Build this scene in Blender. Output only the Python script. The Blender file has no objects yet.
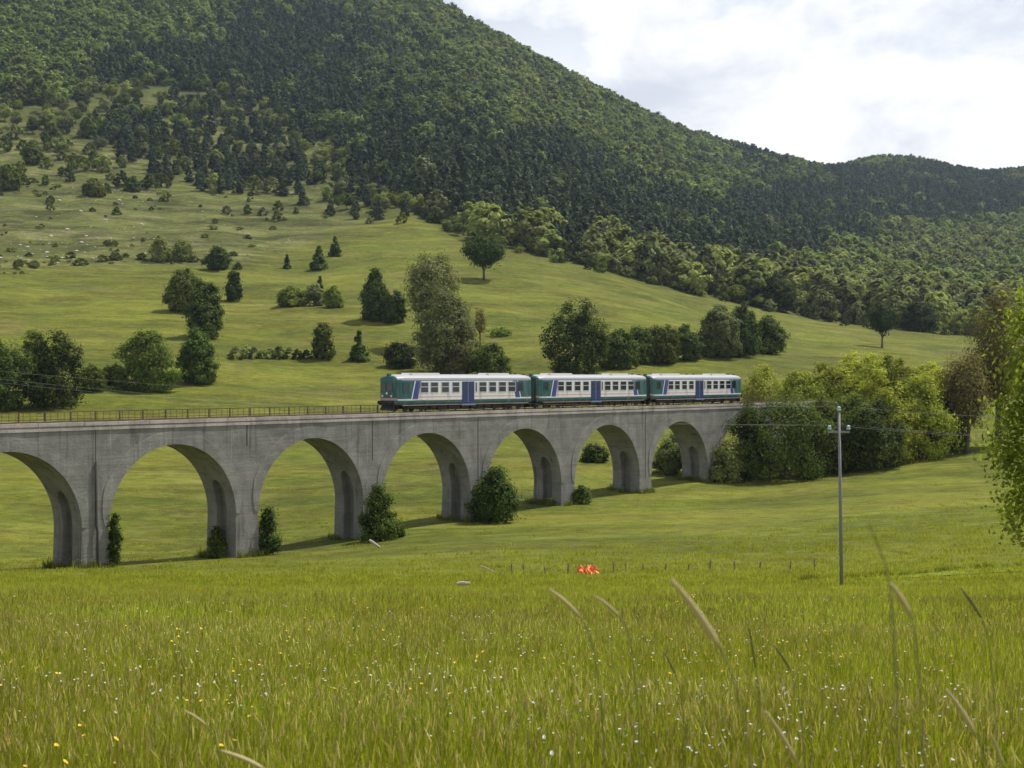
import bpy, math, random
import numpy as np
from mathutils import Vector, Matrix

sc = bpy.context.scene
COL = sc.collection
F, CX, CY = 1400.0, 512.0, 376.0          # focal length in pixels, centre column, horizon row

# ---------------------------------------------------------------- camera, sky, sun, exposure
cam_data = bpy.data.cameras.new('camera')
cam = bpy.data.objects.new('camera', cam_data); COL.objects.link(cam)
cam_data.sensor_width = 36.0
cam_data.lens = F / 1024 * 36.0
cam_data.clip_start = 0.1
cam_data.clip_end = 12000
cam.location = (0, 0, 0)
cam.rotation_euler = (math.radians(90) - math.atan((384 - CY) / F), 0, 0)
cam_data.dof.use_dof = True
cam_data.dof.focus_distance = 140
cam_data.dof.aperture_fstop = 9.0
sc.camera = cam

SUN_AZ, SUN_EL = math.radians(58), math.radians(60)     # azimuth from the view axis to the right
sun_dir = Vector((math.sin(SUN_AZ) * math.cos(SUN_EL), math.cos(SUN_AZ) * math.cos(SUN_EL), math.sin(SUN_EL)))
sd = bpy.data.lights.new('sun', 'SUN'); sd.energy = 5.0; sd.angle = math.radians(0.5); sd.color = (1.0, 0.95, 0.86)
so = bpy.data.objects.new('sun', sd); COL.objects.link(so)
so.rotation_euler = (-sun_dir).to_track_quat('-Z', 'Y').to_euler()

sc.view_settings.view_transform = 'Standard'
sc.view_settings.look = 'None'
sc.view_settings.gamma = 1
sc.view_settings.exposure = 0.2
sc.cycles.max_bounces = 6
sc.cycles.transparent_max_bounces = 6
sc.cycles.use_denoising = True


class NT:
    """small helper to wire shader nodes"""
    def __init__(s, tree): s.t = tree; s.n = tree.nodes; s.l = tree.links
    def new(s, kind, **kw):
        n = s.n.new(kind)
        for k, v in kw.items(): setattr(n, k, v)
        return n
    def put(s, sock, v):
        if isinstance(v, bpy.types.NodeSocket): s.l.new(v, sock)
        elif isinstance(v, tuple) and len(v) == 3 and sock.type == 'RGBA': sock.default_value = (*v, 1)
        else: sock.default_value = v
    def m(s, op, a, b=0.0, c=None, clamp=False):
        n = s.new('ShaderNodeMath', operation=op, use_clamp=clamp)
        s.put(n.inputs[0], a); s.put(n.inputs[1], b)
        if c is not None: s.put(n.inputs[2], c)
        return n.outputs[0]
    def gt(s, a, b): return s.m('GREATER_THAN', a, b)
    def band(s, a, lo, hi): return s.m('MULTIPLY', s.gt(a, lo), s.m('LESS_THAN', a, hi))
    def sm(s, a, lo, hi, o0=0.0, o1=1.0):
        n = s.new('ShaderNodeMapRange', interpolation_type='SMOOTHSTEP')
        s.put(n.inputs[0], a)
        for i, v in enumerate((lo, hi, o0, o1)): s.put(n.inputs[i + 1], v)
        return n.outputs[0]
    def mix(s, f, a, b, mode='MIX'):
        n = s.new('ShaderNodeMix', data_type='RGBA', blend_type=mode)
        s.put(n.inputs[0], f); s.put(n.inputs[6], a); s.put(n.inputs[7], b)
        return n.outputs[2]
    def noise(s, vec, scale, detail=4, rough=0.55, dist=0.0):
        n = s.new('ShaderNodeTexNoise')
        if vec is not None: s.put(n.inputs['Vector'], vec)
        s.put(n.inputs['Scale'], scale); s.put(n.inputs['Detail'], detail)
        s.put(n.inputs['Roughness'], rough); s.put(n.inputs['Distortion'], dist)
        return n.outputs['Fac']
    def scaled(s, vec, sx, sy, sz):
        n = s.new('ShaderNodeVectorMath', operation='MULTIPLY'); s.put(n.inputs[0], vec); n.inputs[1].default_value = (sx, sy, sz)
        return n.outputs[0]
    def xyz(s, vec):
        n = s.new('ShaderNodeSeparateXYZ'); s.put(n.inputs[0], vec); return n.outputs
    def coord(s, which='Object'): return s.new('ShaderNodeTexCoord').outputs[which]
    def attr(s, name):
        n = s.new('ShaderNodeAttribute', attribute_name=name); return n.outputs['Fac']


# sky: Nishita plus drifting cloud
world = bpy.data.worlds.new('World'); sc.world = world; world.use_nodes = True
w = NT(world.node_tree); w.n.clear()
sky = w.new('ShaderNodeTexSky', sky_type='NISHITA', sun_disc=False, sun_elevation=SUN_EL, sun_rotation=SUN_AZ)
sky.altitude = 700
bg_s = w.new('ShaderNodeBackground'); w.put(bg_s.inputs[0], sky.outputs[0]); bg_s.inputs[1].default_value = 0.085
dirv = w.coord('Generated')
dx, dy, dz = w.xyz(dirv)
den = w.m('ADD', w.m('MAXIMUM', dz, 0.0), 0.16)
comb = w.new('ShaderNodeCombineXYZ'); w.put(comb.inputs[0], w.m('DIVIDE', dx, den)); w.put(comb.inputs[1], w.m('DIVIDE', dy, den)); comb.inputs[2].default_value = 3.7
n1 = w.noise(comb.outputs[0], 1.3, 7, 0.55, 0.25)
n2 = w.noise(w.scaled(dirv, 1, 1, 1.7), 7.0, 8, 0.55, 0.35)
n3 = w.noise(w.scaled(dirv, 1, 1, 1.4), 3.1, 4, 0.5, 0.2)
cover = w.m('SUBTRACT', n1, w.m('MULTIPLY', w.m('MAXIMUM', w.m('SUBTRACT', dz, 0.22), 0.0), 0.20))
mask = w.sm(cover, 0.33, 0.50)
mask = w.m('MAXIMUM', mask, w.sm(dz, 0.36, 0.16))
sunv = w.new('ShaderNodeVectorMath', operation='DOT_PRODUCT'); w.put(sunv.inputs[0], dirv); sunv.inputs[1].default_value = sun_dir
n4 = w.noise(w.scaled(dirv, 1, 1, 1.5), 24.0, 6, 0.6, 0.3)
tone = w.m('ADD', w.m('ADD', w.m('MULTIPLY', n2, 0.52), w.m('MULTIPLY', n3, 0.34)), w.m('MULTIPLY', n4, 0.14))
tone = w.sm(tone, 0.41, 0.55)
ccol = w.mix(tone, (0.76, 0.785, 0.84), (1.12, 1.11, 1.10))
cstr = w.m('ADD', 0.80, w.m('MULTIPLY', w.sm(sunv.outputs['Value'], 0.0, 1.0), 0.25))
bg_c = w.new('ShaderNodeBackground'); w.put(bg_c.inputs[0], ccol); w.put(bg_c.inputs[1], cstr)
mx = w.new('ShaderNodeMixShader'); w.put(mx.inputs[0], mask); w.l.new(bg_s.outputs[0], mx.inputs[1]); w.l.new(bg_c.outputs[0], mx.inputs[2])
wo = w.new('ShaderNodeOutputWorld'); w.l.new(mx.outputs[0], wo.inputs[0])

# ---------------------------------------------------------------- terrain shape
_cols = {
    -1000: [(65, 580), (90, 570), (120, 566), (150, 525), (180, 468), (220, 415), (270, 375), (340, 325), (430, 275), (550, 222), (700, 170), (900, 90), (1200, 0)],
    0:   [(65, 582), (90, 574), (120, 570), (135, 555), (150, 525), (180, 475), (220, 425), (270, 386), (340, 334), (430, 288), (550, 243), (700, 196), (900, 128), (1200, 30)],
    150: [(65, 584), (90, 574), (120, 566), (135, 556), (150, 535), (180, 483), (220, 430), (270, 390), (340, 340), (430, 292), (550, 248), (700, 204), (900, 140), (1200, 50)],
    300: [(65, 587), (90, 573), (120, 560), (135, 548), (150, 533), (180, 487), (220, 438), (270, 398), (340, 350), (430, 301), (550, 254), (700, 214), (900, 157), (1200, 78)],
    450: [(65, 588), (90, 571), (120, 550), (150, 524), (180, 482), (220, 440), (270, 404), (340, 358), (430, 293), (550, 243), (700, 205), (900, 152), (1200, 84)],
    600: [(65, 588), (90, 570), (120, 544), (150, 514), (165, 500), (180, 486), (220, 444), (270, 398), (340, 350), (430, 302), (550, 270), (700, 245), (900, 214), (1200, 164)],
    750: [(65, 588), (90, 570), (120, 543), (150, 512), (180, 487), (200, 474), (220, 450), (270, 404), (340, 368), (430, 336), (550, 312), (700, 291), (900, 265), (1200, 225)],
    900: [(65, 587), (90, 564), (120, 534), (150, 504), (180, 476), (200, 462), (220, 444), (270, 405), (340, 370), (430, 350), (550, 337), (700, 319), (900, 293), (1200, 266)],
    1024: [(65, 586), (90, 558), (120, 528), (150, 497), (180, 470), (220, 438), (270, 403), (340, 376), (430, 360), (550, 346), (700, 326), (900, 300), (1200, 273)],
    2024: [(65, 570), (90, 540), (120, 515), (150, 490), (180, 465), (220, 435), (270, 400), (340, 376), (430, 360), (550, 346), (700, 326), (900, 300), (1200, 273)],
}
_near = [(0.5, CY + F * 1.50 / 0.5), (1.5, CY + F * 1.50 / 1.5), (3, CY + F * 1.62 / 3), (6, CY + F * 1.90 / 6), (12, 694), (20, 646), (35, 610), (50, 597)]
_rid = ([-1000, 0, 300, 400, 440, 500, 560, 620, 690, 740, 790, 820, 850, 900, 940, 985, 1024, 1300, 2024],
        [-150, -110, -60, -18, 8, 38, 71, 102, 139, 147, 162, 170, 164, 159, 165, 177, 171, 175, 150])
_rdp = ([-1000, 300, 450, 600, 750, 820, 850, 1024, 2024], [1900, 1900, 1650, 1700, 1900, 2000, 2300, 2400, 2400])
_C = np.arange(-1000, 2025, 16.0)
_L = np.linspace(math.log(0.5), math.log(6000), 420)
_ck = sorted(_cols)
_tab = np.array([[np.interp(l, [math.log(d) for d, y in _near + _cols[c]], [y for d, y in _near + _cols[c]]) for l in _L] for c in _ck])
_T = np.array([[np.interp(c, _ck, _tab[:, j]) for j in range(len(_L))] for c in _C])
_ry = np.interp(_C, *_rid); _rd = np.interp(_C, *_rdp)
for i, c in enumerate(_C):
    y12 = np.interp(math.log(1200), _L, _T[i]); l12, lr = math.log(1200), math.log(_rd[i])
    hi = _L > l12
    f = (_L[hi] - l12) / (lr - l12)
    _T[i, hi] = np.where(f <= 1, y12 + (_ry[i] - y12) * f, _ry[i] + (f - 1) * 90)


def _smooth(a, sig, axis):
    r = int(3 * sig); k = np.exp(-0.5 * (np.arange(-r, r + 1) / sig) ** 2); k /= k.sum()
    p = np.pad(a, [(r, r) if i == axis else (0, 0) for i in range(2)], mode='edge')
    return np.apply_along_axis(lambda v: np.convolve(v, k, 'valid'), axis, p)


_Z = (CY - _T) / F * np.exp(_L)[None, :]
_Zn = _smooth(_Z, 4.0, 1); _Zn = _smooth(_Zn, 3.0, 0)
_far = 1 / (1 + np.exp(-(_L - math.log(1000)) / 0.12))
_Zf = _smooth(_smooth(_Z, 2.0, 1), 0.9, 0)
_Z = _Zn * (1 - _far) + _Zf * _far

_rg = np.random.default_rng(5)
_wv = [(_rg.uniform(0, 6.28), _rg.uniform(0, 6.28), 1 / l, a) for l, a in
       [(70, .016), (43, .014), (27, .010), (160, .014), (300, .014), (19, .0055), (11, .0035)] for _ in range(2)]

# the railway line: local s along it, t away from the camera
TH = math.atan2(0.764, 0.645)
EX, EY = math.cos(TH), math.sin(TH)
OX, OY = -33.6, 112.8
PITCH = 15.5
DECK_W = 4.0


def local_st(x, y): return (x - OX) * EX + (y - OY) * EY, -(x - OX) * EY + (y - OY) * EX
def world_st(s, t): return OX + s * EX - t * EY, OY + s * EY + t * EX


def H(x, y):
    x = np.asarray(x, float); y = np.asarray(y, float)
    d = np.maximum(y, 1.0)
    c = np.clip(CX + F * x / np.maximum(d, 8), -1000, 2024)
    fi = (c + 1000) / 16.0; fj = (np.log(d) - _L[0]) / (_L[1] - _L[0])
    i = np.clip(fi.astype(int), 0, len(_C) - 2); j = np.clip(fj.astype(int), 0, len(_L) - 2)
    a = np.clip(fi - i, 0, 1); b = np.clip(fj - j, 0, 1)
    z = (_Z[i, j] * (1 - a) + _Z[i + 1, j] * a) * (1 - b) + (_Z[i, j + 1] * (1 - a) + _Z[i + 1, j + 1] * a) * b
    amp = np.clip((d - 20) / 100, 0, 1) * np.clip(d / 300, .25, 4.0)
    for p, q, k, m in _wv:
        z = z + amp * m * 10 * np.sin(6.283 * k * (x * math.cos(p) + y * math.sin(p)) + q)
    s, t = local_st(x, y)
    emb = -4.12 - np.maximum(0, np.abs(t - 2) - 2.6) * 0.62
    ramp = np.clip((s - 7.25 * PITCH) / 5, 0, 1)
    emb = emb * ramp + (-60) * (1 - ramp)
    return np.where((s > 7.2 * PITCH) & (s < 16 * PITCH), np.maximum(z, emb), z)


def hz(x, y): return float(H(x, y))
def row_of(px, d): return CY - F * hz((px - CX) / F * d, d) / d
def ground_at(px, py, dmin=85.0, dmax=2200.0):
    d = dmin
    while d < dmax:
        if row_of(px, d) <= py: break
        d *= 1.004
    x = (px - CX) / F * d
    return x, d, hz(x, d)
def at(px, py, d): return ((px - CX) / F * d, d, (CY - py) / F * d)


# ---------------------------------------------------------------- helpers
def tag(o, label=None, cat=None, group=None, kind=None):
    if label: o['label'] = label
    if cat: o['category'] = cat
    if group: o['group'] = group
    if kind: o['kind'] = kind
    return o


def empty(name, loc, rz=0.0):
    o = bpy.data.objects.new(name, None); COL.objects.link(o); o.location = loc; o.rotation_euler = (0, 0, rz)
    o.empty_display_size = 0.5
    return o


class MB:
    """collects faces, links them as one mesh object"""
    def __init__(s): s.v = []; s.f = []; s.n = 0; s.mi = []
    def add(s, v, f, mi=0):
        v = np.asarray(v, float).reshape(-1, 3); s.v.append(v)
        for q in f: s.f.append([i + s.n for i in q]); s.mi.append(mi)
        s.n += len(v); return s
    def box(s, x0, x1, y0, y1, z0, z1, mi=0):
        return s.add([(x0, y0, z0), (x1, y0, z0), (x1, y1, z0), (x0, y1, z0), (x0, y0, z1), (x1, y0, z1), (x1, y1, z1), (x0, y1, z1)],
                     [(0, 3, 2, 1), (4, 5, 6, 7), (0, 1, 5, 4), (1, 2, 6, 5), (2, 3, 7, 6), (3, 0, 4, 7)], mi)
    def tube(s, path, radii, n=8, cap=True, mi=0):
        path = [Vector(p) for p in path]; vs = []; fs = []
        if not hasattr(radii, '__len__'): radii = [radii] * len(path)
        for k, p in enumerate(path):
            tdir = (path[min(k + 1, len(path) - 1)] - path[max(k - 1, 0)]).normalized()
            ref = Vector((0, 0, 1)) if abs(tdir.z) < 0.9 else Vector((1, 0, 0))
            a = tdir.cross(ref).normalized(); b = tdir.cross(a)
            for q in range(n):
                an = 2 * math.pi * q / n
                vs.append(p + (a * math.cos(an) + b * math.sin(an)) * radii[k])
        for k in range(len(path) - 1):
            for q in range(n):
                fs.append((k * n + q, k * n + (q + 1) % n, (k + 1) * n + (q + 1) % n, (k + 1) * n + q))
        if cap: fs.append(tuple(range(n - 1, -1, -1))); fs.append(tuple(range((len(path) - 1) * n, len(path) * n)))
        return s.add(vs, fs, mi)
    def lathe(s, prof, c=(0, 0, 0), axis='z', n=16, mi=0):
        vs = []; fs = []
        for r, h in prof:
            for q in range(n):
                a = 2 * math.pi * q / n; p = (r * math.cos(a), r * math.sin(a), h)
                if axis == 'y': p = (p[0], p[2], p[1])
                if axis == 'x': p = (p[2], p[0], p[1])
                vs.append((p[0] + c[0], p[1] + c[1], p[2] + c[2]))
        for k in range(len(prof) - 1):
            for q in range(n): fs.append((k * n + q, k * n + (q + 1) % n, (k + 1) * n + (q + 1) % n, (k + 1) * n + q))
        fs.append(tuple(range(n))); fs.append(tuple(range((len(prof) - 1) * n, len(prof) * n)))
        return s.add(vs, fs, mi)
    def mesh(s, name, mats, smooth=False):
        me = bpy.data.meshes.new(name)
        me.from_pydata(np.concatenate(s.v).tolist() if s.v else [], [], s.f)
        for m in (mats if isinstance(mats, (list, tuple)) else [mats]): me.materials.append(m)
        me.polygons.foreach_set('material_index', s.mi)
        if smooth: me.polygons.foreach_set('use_smooth', [True] * len(me.polygons))
        me.update()
        return me
    def build(s, name, mats, parent=None, smooth=False):
        return link(name, s.mesh(name, mats, smooth), parent)


def link(name, me, parent=None):
    o = bpy.data.objects.new(name, me); COL.objects.link(o)
    if parent: o.parent = parent
    return o


def copy_tree(o, parent=None):
    c = o.copy(); COL.objects.link(c); c.parent = parent
    for ch in list(o.children): copy_tree(ch, c)
    return c


def fast_mesh(name, V, Q, mats, mi=None):
    me = bpy.data.meshes.new(name)
    V = np.ascontiguousarray(V, np.float32); Q = np.ascontiguousarray(Q, np.int32)
    me.vertices.add(len(V)); me.vertices.foreach_set('co', V.ravel())
    me.loops.add(Q.size); me.loops.foreach_set('vertex_index', Q.ravel())
    me.polygons.add(len(Q)); me.polygons.foreach_set('loop_start', np.arange(0, Q.size, Q.shape[1], dtype=np.int32))
    for m in mats: me.materials.append(m)
    if mi is not None: me.polygons.foreach_set('material_index', np.asarray(mi, np.int32))
    me.update(calc_edges=True); me.validate()
    return me


# ---------------------------------------------------------------- materials
def material(name):
    m = bpy.data.materials.new(name); m.use_nodes = True
    t = NT(m.node_tree); t.n.clear()
    out = t.new('ShaderNodeOutputMaterial')
    return m, t, out


def simple(name, col, rough=0.6, metal=0.0, vary=0.12, scale=3.0, spec=0.5, bump=0.0):
    m, t, out = material(name)
    co = t.coord()
    n = t.noise(co, scale, 5, 0.6)
    c = t.mix(t.m('MULTIPLY', n, 1.0), tuple(x * (1 - vary) for x in col), tuple(min(1, x * (1 + vary)) for x in col))
    b = t.new('ShaderNodeBsdfPrincipled'); t.put(b.inputs['Base Color'], c)
    b.inputs['Roughness'].default_value = rough; b.inputs['Metallic'].default_value = metal
    b.inputs['Specular IOR Level'].default_value = spec
    if bump:
        bp = t.new('ShaderNodeBump'); bp.inputs['Distance'].default_value = bump; t.put(bp.inputs['Height'], n); t.l.new(bp.outputs[0], b.inputs['Normal'])
    t.l.new(b.outputs[0], out.inputs[0])
    return m


def leafy(name, c0, c1, c2=None, trans=0.35, scale=0.5, obj_var=0.35, rough=0.7, spec=0.08):
    """foliage: clump scale noise, every leaf a little different, every tree a little different"""
    m, t, out = material(name)
    geo = t.new('ShaderNodeNewGeometry'); oi = t.new('ShaderNodeObjectInfo')
    n = t.noise(t.coord(), scale, 3, 0.6)
    f = t.m('ADD', t.m('MULTIPLY', n, 0.9), t.m('MULTIPLY', t.m('SUBTRACT', geo.outputs['Random Per Island'], 0.5), 0.55))
    f = t.sm(f, 0.15, 0.80)
    c = t.mix(f, c0, c1)
    if c2: c = t.mix(t.m('MULTIPLY', t.gt(geo.outputs['Random Per Island'], 0.8), 0.8), c, c2)
    v = t.m('ADD', 1 - obj_var, t.m('MULTIPLY', oi.outputs['Random'], 2 * obj_var))
    hs = t.new('ShaderNodeHueSaturation'); t.put(hs.inputs['Color'], c); t.put(hs.inputs['Value'], v)
    t.put(hs.inputs['Hue'], t.m('ADD', 0.49, t.m('MULTIPLY', t.m('FRACT', t.m('MULTIPLY', oi.outputs['Random'], 7.31)), 0.025)))
    c = hs.outputs[0]
    b = t.new('ShaderNodeBsdfPrincipled'); t.put(b.inputs['Base Color'], c); b.inputs['Roughness'].default_value = rough
    b.inputs['Specular IOR Level'].default_value = spec
    tr = t.new('ShaderNodeBsdfTranslucent'); t.put(tr.inputs[0], t.mix(0.5, c, t.mix(1.0, c, (1.5, 1.5, 0.7), 'MULTIPLY')))
    mxs = t.new('ShaderNodeMixShader'); mxs.inputs[0].default_value = trans
    t.l.new(b.outputs[0], mxs.inputs[1]); t.l.new(tr.outputs[0], mxs.inputs[2]); t.l.new(mxs.outputs[0], out.inputs[0])
    return m


LEAF = {
    'dark':   leafy('dark_leaves', (.026, .046, .009), (.108, .148, .026), trans=.36),
    'mid':    leafy('mid_green_leaves', (.066, .096, .016), (.185, .220, .038), trans=.40),
    'light':  leafy('light_green_leaves', (.145, .178, .050), (.300, .335, .100), trans=.42),
    'silver': leafy('silvery_leaves', (.090, .108, .036), (.205, .225, .085), trans=.36),
    'yellow': leafy('yellow_green_leaves', (.190, .222, .022), (.42, .43, .060), trans=.45),
    'lime':   leafy('lime_leaves', (.12, .16, .018), (.36, .39, .055), trans=.55, scale=1.6),
    'brown':  leafy('brown_leaves', (.110, .088, .034), (.220, .170, .066), (.16, .17, .05), trans=.35),
    'pine':   leafy('pine_needles', (.030, .048, .023), (.078, .104, .046), trans=.22, spec=.1),
    'forest': leafy('forest_leaves', (.090, .132, .030), (.250, .300, .080), trans=.38, obj_var=.42, scale=.25),
    'shade':  leafy('shaded_forest_leaves', (.062, .096, .024), (.145, .188, .052), trans=.32, obj_var=.40, scale=.25),  # darker forest leaves, with cloud shadow on the mountain put into their colour
}
BARK = simple('bark', (.10, .08, .06), .9, scale=6, vary=.4, bump=.05)

# ground: meadow, rough pasture, forest floor in one sheet
gm, t, out = material('meadow_ground')
pos = t.new('ShaderNodeNewGeometry').outputs['Position']
big = t.noise(pos, 0.012, 4, .55, .4)
mid_ = t.noise(t.scaled(pos, .35, 1, 1), 0.07, 5, .6, .5)
fine = t.noise(t.scaled(pos, .55, 1, 1), 0.9, 5, .65)
vfine = t.noise(pos, 5.0, 3, .7)
c = t.mix(t.sm(big, .36, .64), (.108, .124, .011), (.074, .098, .009))
c = t.mix(t.m('MULTIPLY', t.sm(mid_, .42, .66), .75), c, (.140, .130, .018))
c = t.mix(t.m('MULTIPLY', t.sm(mid_, .46, .28), .6), c, (.070, .090, .020))
streak = t.noise(t.scaled(pos, .18, .9, .9), 0.16, 4, .6, .8)
c = t.mix(t.m('MULTIPLY', t.sm(streak, .52, .70), .55), c, (.172, .164, .034))
lanes = t.noise(t.scaled(pos, .10, .55, .55), .45, 3, .6, .6)
c = t.mix(t.m('MULTIPLY', t.sm(lanes, .50, .68), .5), c, (.068, .092, .016))
c = t.mix(t.m('MULTIPLY', t.sm(lanes, .46, .30), .4), c, (.180, .178, .032))
dry = t.noise(pos, .035, 5, .7, 1.2)
c = t.mix(t.m('MULTIPLY', t.sm(dry, .54, .68), .6), c, (.142, .112, .042))
worn = t.noise(t.scaled(pos, .45, 1, 1), .022, 6, .72, 1.6)
c = t.mix(t.m('MULTIPLY', t.sm(worn, .52, .64), .55), c, (.062, .078, .012))
c = t.mix(t.m('MULTIPLY', t.sm(worn, .44, .34), .45), c, (.178, .176, .040))
tuss = t.noise(t.scaled(pos, .6, 1, 1), .38, 5, .75, .4)
c = t.mix(t.m('MULTIPLY', t.sm(tuss, .54, .66), .5), c, (.050, .064, .012))
c = t.mix(t.m('MULTIPLY', t.sm(fine, .40, .72), .6), c, (.164, .164, .024))
c = t.mix(t.m('MULTIPLY', t.sm(vfine, .55, .3), .45), c, (.052, .068, .016))
va = t.noise(t.scaled(pos, .5, 1, 1), .045, 5, .62, .9); vb = t.noise(t.scaled(pos, .6, 1, 1), .17, 5, .68, .6); vc = t.noise(t.scaled(pos, .7, 1, 1), .75, 4, .7)
vv = t.m('ADD', t.m('ADD', t.sm(va, .36, .64, -.20, .20), t.sm(vb, .36, .66, -.17, .17)), t.sm(vc, .36, .66, -.14, .14))
vv = t.m('ADD', 1.0, t.m('MULTIPLY', vv, t.m('ADD', 1.0, t.m('MULTIPLY', t.attr('pasture'), .5))))
patchy = t.noise(t.scaled(pos, .6, 1, 1), .05, 6, .7, .8)
rough_c = t.mix(t.sm(fine, .3, .7), (.058, .074, .016), (.118, .118, .032))
rough_c = t.mix(t.m('MULTIPLY', t.sm(patchy, .45, .62), .6), rough_c, (.052, .064, .018))
rough_c = t.mix(t.m('MULTIPLY', t.sm(patchy, .49, .36), .65), rough_c, (.150, .140, .066))
c = t.mix(t.m('MULTIPLY', t.attr('pasture'), .9), c, rough_c)
stone = t.m('MULTIPLY', t.sm(t.noise(pos, 0.55, 3, .75), .66, .71), t.attr('pasture'))
c = t.mix(t.m('MULTIPLY', stone, .7), c, (.36, .34, .29))
vcol = t.new('ShaderNodeCombineXYZ')
for q_ in range(3): t.put(vcol.inputs[q_], vv)
c = t.mix(1.0, c, vcol.outputs[0], 'MULTIPLY')
c = t.mix(t.attr('wood'), c, t.mix(fine, (.030, .042, .014), (.070, .085, .030)))
c = t.mix(t.attr('sward'), c, t.mix(fine, (.110, .125, .014), (.160, .170, .026)))
b = t.new('ShaderNodeBsdfPrincipled'); t.put(b.inputs['Base Color'], c); b.inputs['Roughness'].default_value = .95
b.inputs['Specular IOR Level'].default_value = .1
bp = t.new('ShaderNodeBump'); bp.inputs['Distance'].default_value = 0.5; bp.inputs['Strength'].default_value = .7
t.put(bp.inputs['Height'], t.m('ADD', fine, t.m('MULTIPLY', vfine, .3))); t.l.new(bp.outputs[0], b.inputs['Normal'])
t.l.new(b.outputs[0], out.inputs[0])

# weathered concrete with board marks and run-off stains
def concrete(name, base, stain=.68):
    m, t, out = material(name)
    co = t.coord(); x, y, z = t.xyz(co)
    n = t.noise(co, .55, 6, .62, .3); nf = t.noise(co, 5.0, 5, .6)
    boards = t.noise(t.scaled(co, .12, .12, 2.2), 1.0, 3, .6)
    runs = t.noise(t.scaled(co, 1.5, 1.5, .10), 1.0, 5, .65)
    runs2 = t.noise(t.scaled(co, 3.8, 3.8, .07), 1.0, 3, .6)
    c = t.mix(t.sm(n, .3, .7), tuple(v * .72 for v in base), tuple(v * 1.12 for v in base))
    c = t.mix(t.m('MULTIPLY', t.sm(boards, .42, .62), .22), c, tuple(v * 1.25 for v in base))
    c = t.mix(t.m('MULTIPLY', t.sm(runs, .53, .72), stain), c, (.050, .050, .046))
    c = t.mix(t.m('MULTIPLY', t.sm(runs2, .62, .74), stain * .55), c, (.40, .39, .36))
    blot = t.noise(t.scaled(co, .5, .5, .8), .35, 6, .7, .5)
    c = t.mix(t.m('MULTIPLY', t.sm(blot, .52, .66), .45), c, tuple(v * .50 for v in base))
    c = t.mix(t.m('MULTIPLY', t.sm(nf, .55, .75), .3), c, tuple(v * .55 for v in base))
    low = t.sm(z, -11.0, -17.0)
    c = t.mix(t.m('MULTIPLY', t.m('MULTIPLY', low, t.sm(nf, .35, .65)), .4), c, (.10, .105, .065))
    joint = t.m('LESS_THAN', t.m('FRACT', t.m('MULTIPLY', t.m('ADD', z, t.m('MULTIPLY', n, .05)), 1 / 1.45)), .03)
    c = t.mix(t.m('MULTIPLY', joint, .35), c, (.07, .07, .065))
    b = t.new('ShaderNodeBsdfPrincipled'); t.put(b.inputs['Base Color'], c); b.inputs['Roughness'].default_value = .9
    b.inputs['Specular IOR Level'].default_value = .2
    bp = t.new('ShaderNodeBump'); bp.inputs['Distance'].default_value = .03; t.put(bp.inputs['Height'], t.m('ADD', nf, boards)); t.l.new(bp.outputs[0], b.inputs['Normal'])
    t.l.new(b.outputs[0], out.inputs[0])
    return m


M_CONC = concrete('weathered_concrete', (.215, .212, .196))
M_RING = concrete('arch_concrete', (.235, .232, .215), .45)
M_COPE = concrete('coping_concrete', (.42, .37, .345), .35)
M_JOINT = simple('joint_stain', (.050, .048, .045), .95)
M_RUST = simple('rusty_iron', (.105, .055, .030), .8, vary=.4, scale=2)
M_BALLAST = simple('ballast_stone', (.27, .23, .20), .95, vary=.5, scale=9, bump=.06)
M_RAIL = simple('rail_steel', (.14, .09, .065), .5, metal=.6)
M_SLEEPER = simple('sleeper', (.13, .10, .08), .9)

# ---------------------------------------------------------------- terrain sheet
ds = np.concatenate([np.linspace(-50, 1, 8), np.exp(np.linspace(math.log(2), math.log(5200), 380))])
cs = np.concatenate([np.linspace(-1.9, -.46, 40)[:-1], np.linspace(-.46, .46, 250), np.linspace(.46, 1.9, 40)[1:]])
DD, CC = np.meshgrid(ds, cs, indexing='ij')
XX = CC * (DD + 60); YY = DD
ZZ = H(XX, YY)
nr, nc = DD.shape
idx = np.arange(nr * nc).reshape(nr, nc)
Q = np.stack([idx[:-1, :-1], idx[:-1, 1:], idx[1:, 1:], idx[1:, :-1]], -1).reshape(-1, 4)
me = fast_mesh('terrain', np.stack([XX, YY, ZZ], -1).reshape(-1, 3), Q, [gm])
me.polygons.foreach_set('use_smooth', [True] * len(me.polygons))
terrain = tag(link('terrain', me), 'green meadow rising to a pasture and a wooded mountain', 'terrain', kind='structure')

_edge = ([-1000, 0, 60, 110, 160, 230, 270, 330, 380, 420, 460, 520, 600, 650, 720, 780, 850, 900, 1024, 2024],
         [100, 108, 104, 94, 92, 98, 118, 150, 192, 212, 232, 249, 268, 280, 297, 308, 321, 328, 331, 331])
def edge_row(px): return np.interp(px, *_edge)
def proj(x, y):
    d = np.maximum(np.asarray(y, float), 1)
    return CX + F * np.asarray(x) / d, CY - F * H(x, y) / d


PX, PY = proj(XX.ravel(), YY.ravel())
dflat = YY.ravel()
wood = 1 / (1 + np.exp(-(edge_row(PX) - PY) / 5)) * (dflat > 480)
low_p = np.interp(PX, [-1000, 0, 60, 150, 240, 330, 420], [275, 272, 268, 265, 268, 235, 215])
past = 1 / (1 + np.exp(-(low_p - PY) / 2.5)) * (dflat > 400) * np.clip((440 - PX) / 90, 0, 1)
sward = np.clip((125 - dflat) / 60, 0, 1)
for nm, arr in (('wood', wood), ('pasture', past * (1 - wood)), ('sward', sward)):
    a = me.attributes.new(nm, 'FLOAT', 'POINT'); a.data.foreach_set('value', arr.astype(np.float32))

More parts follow.
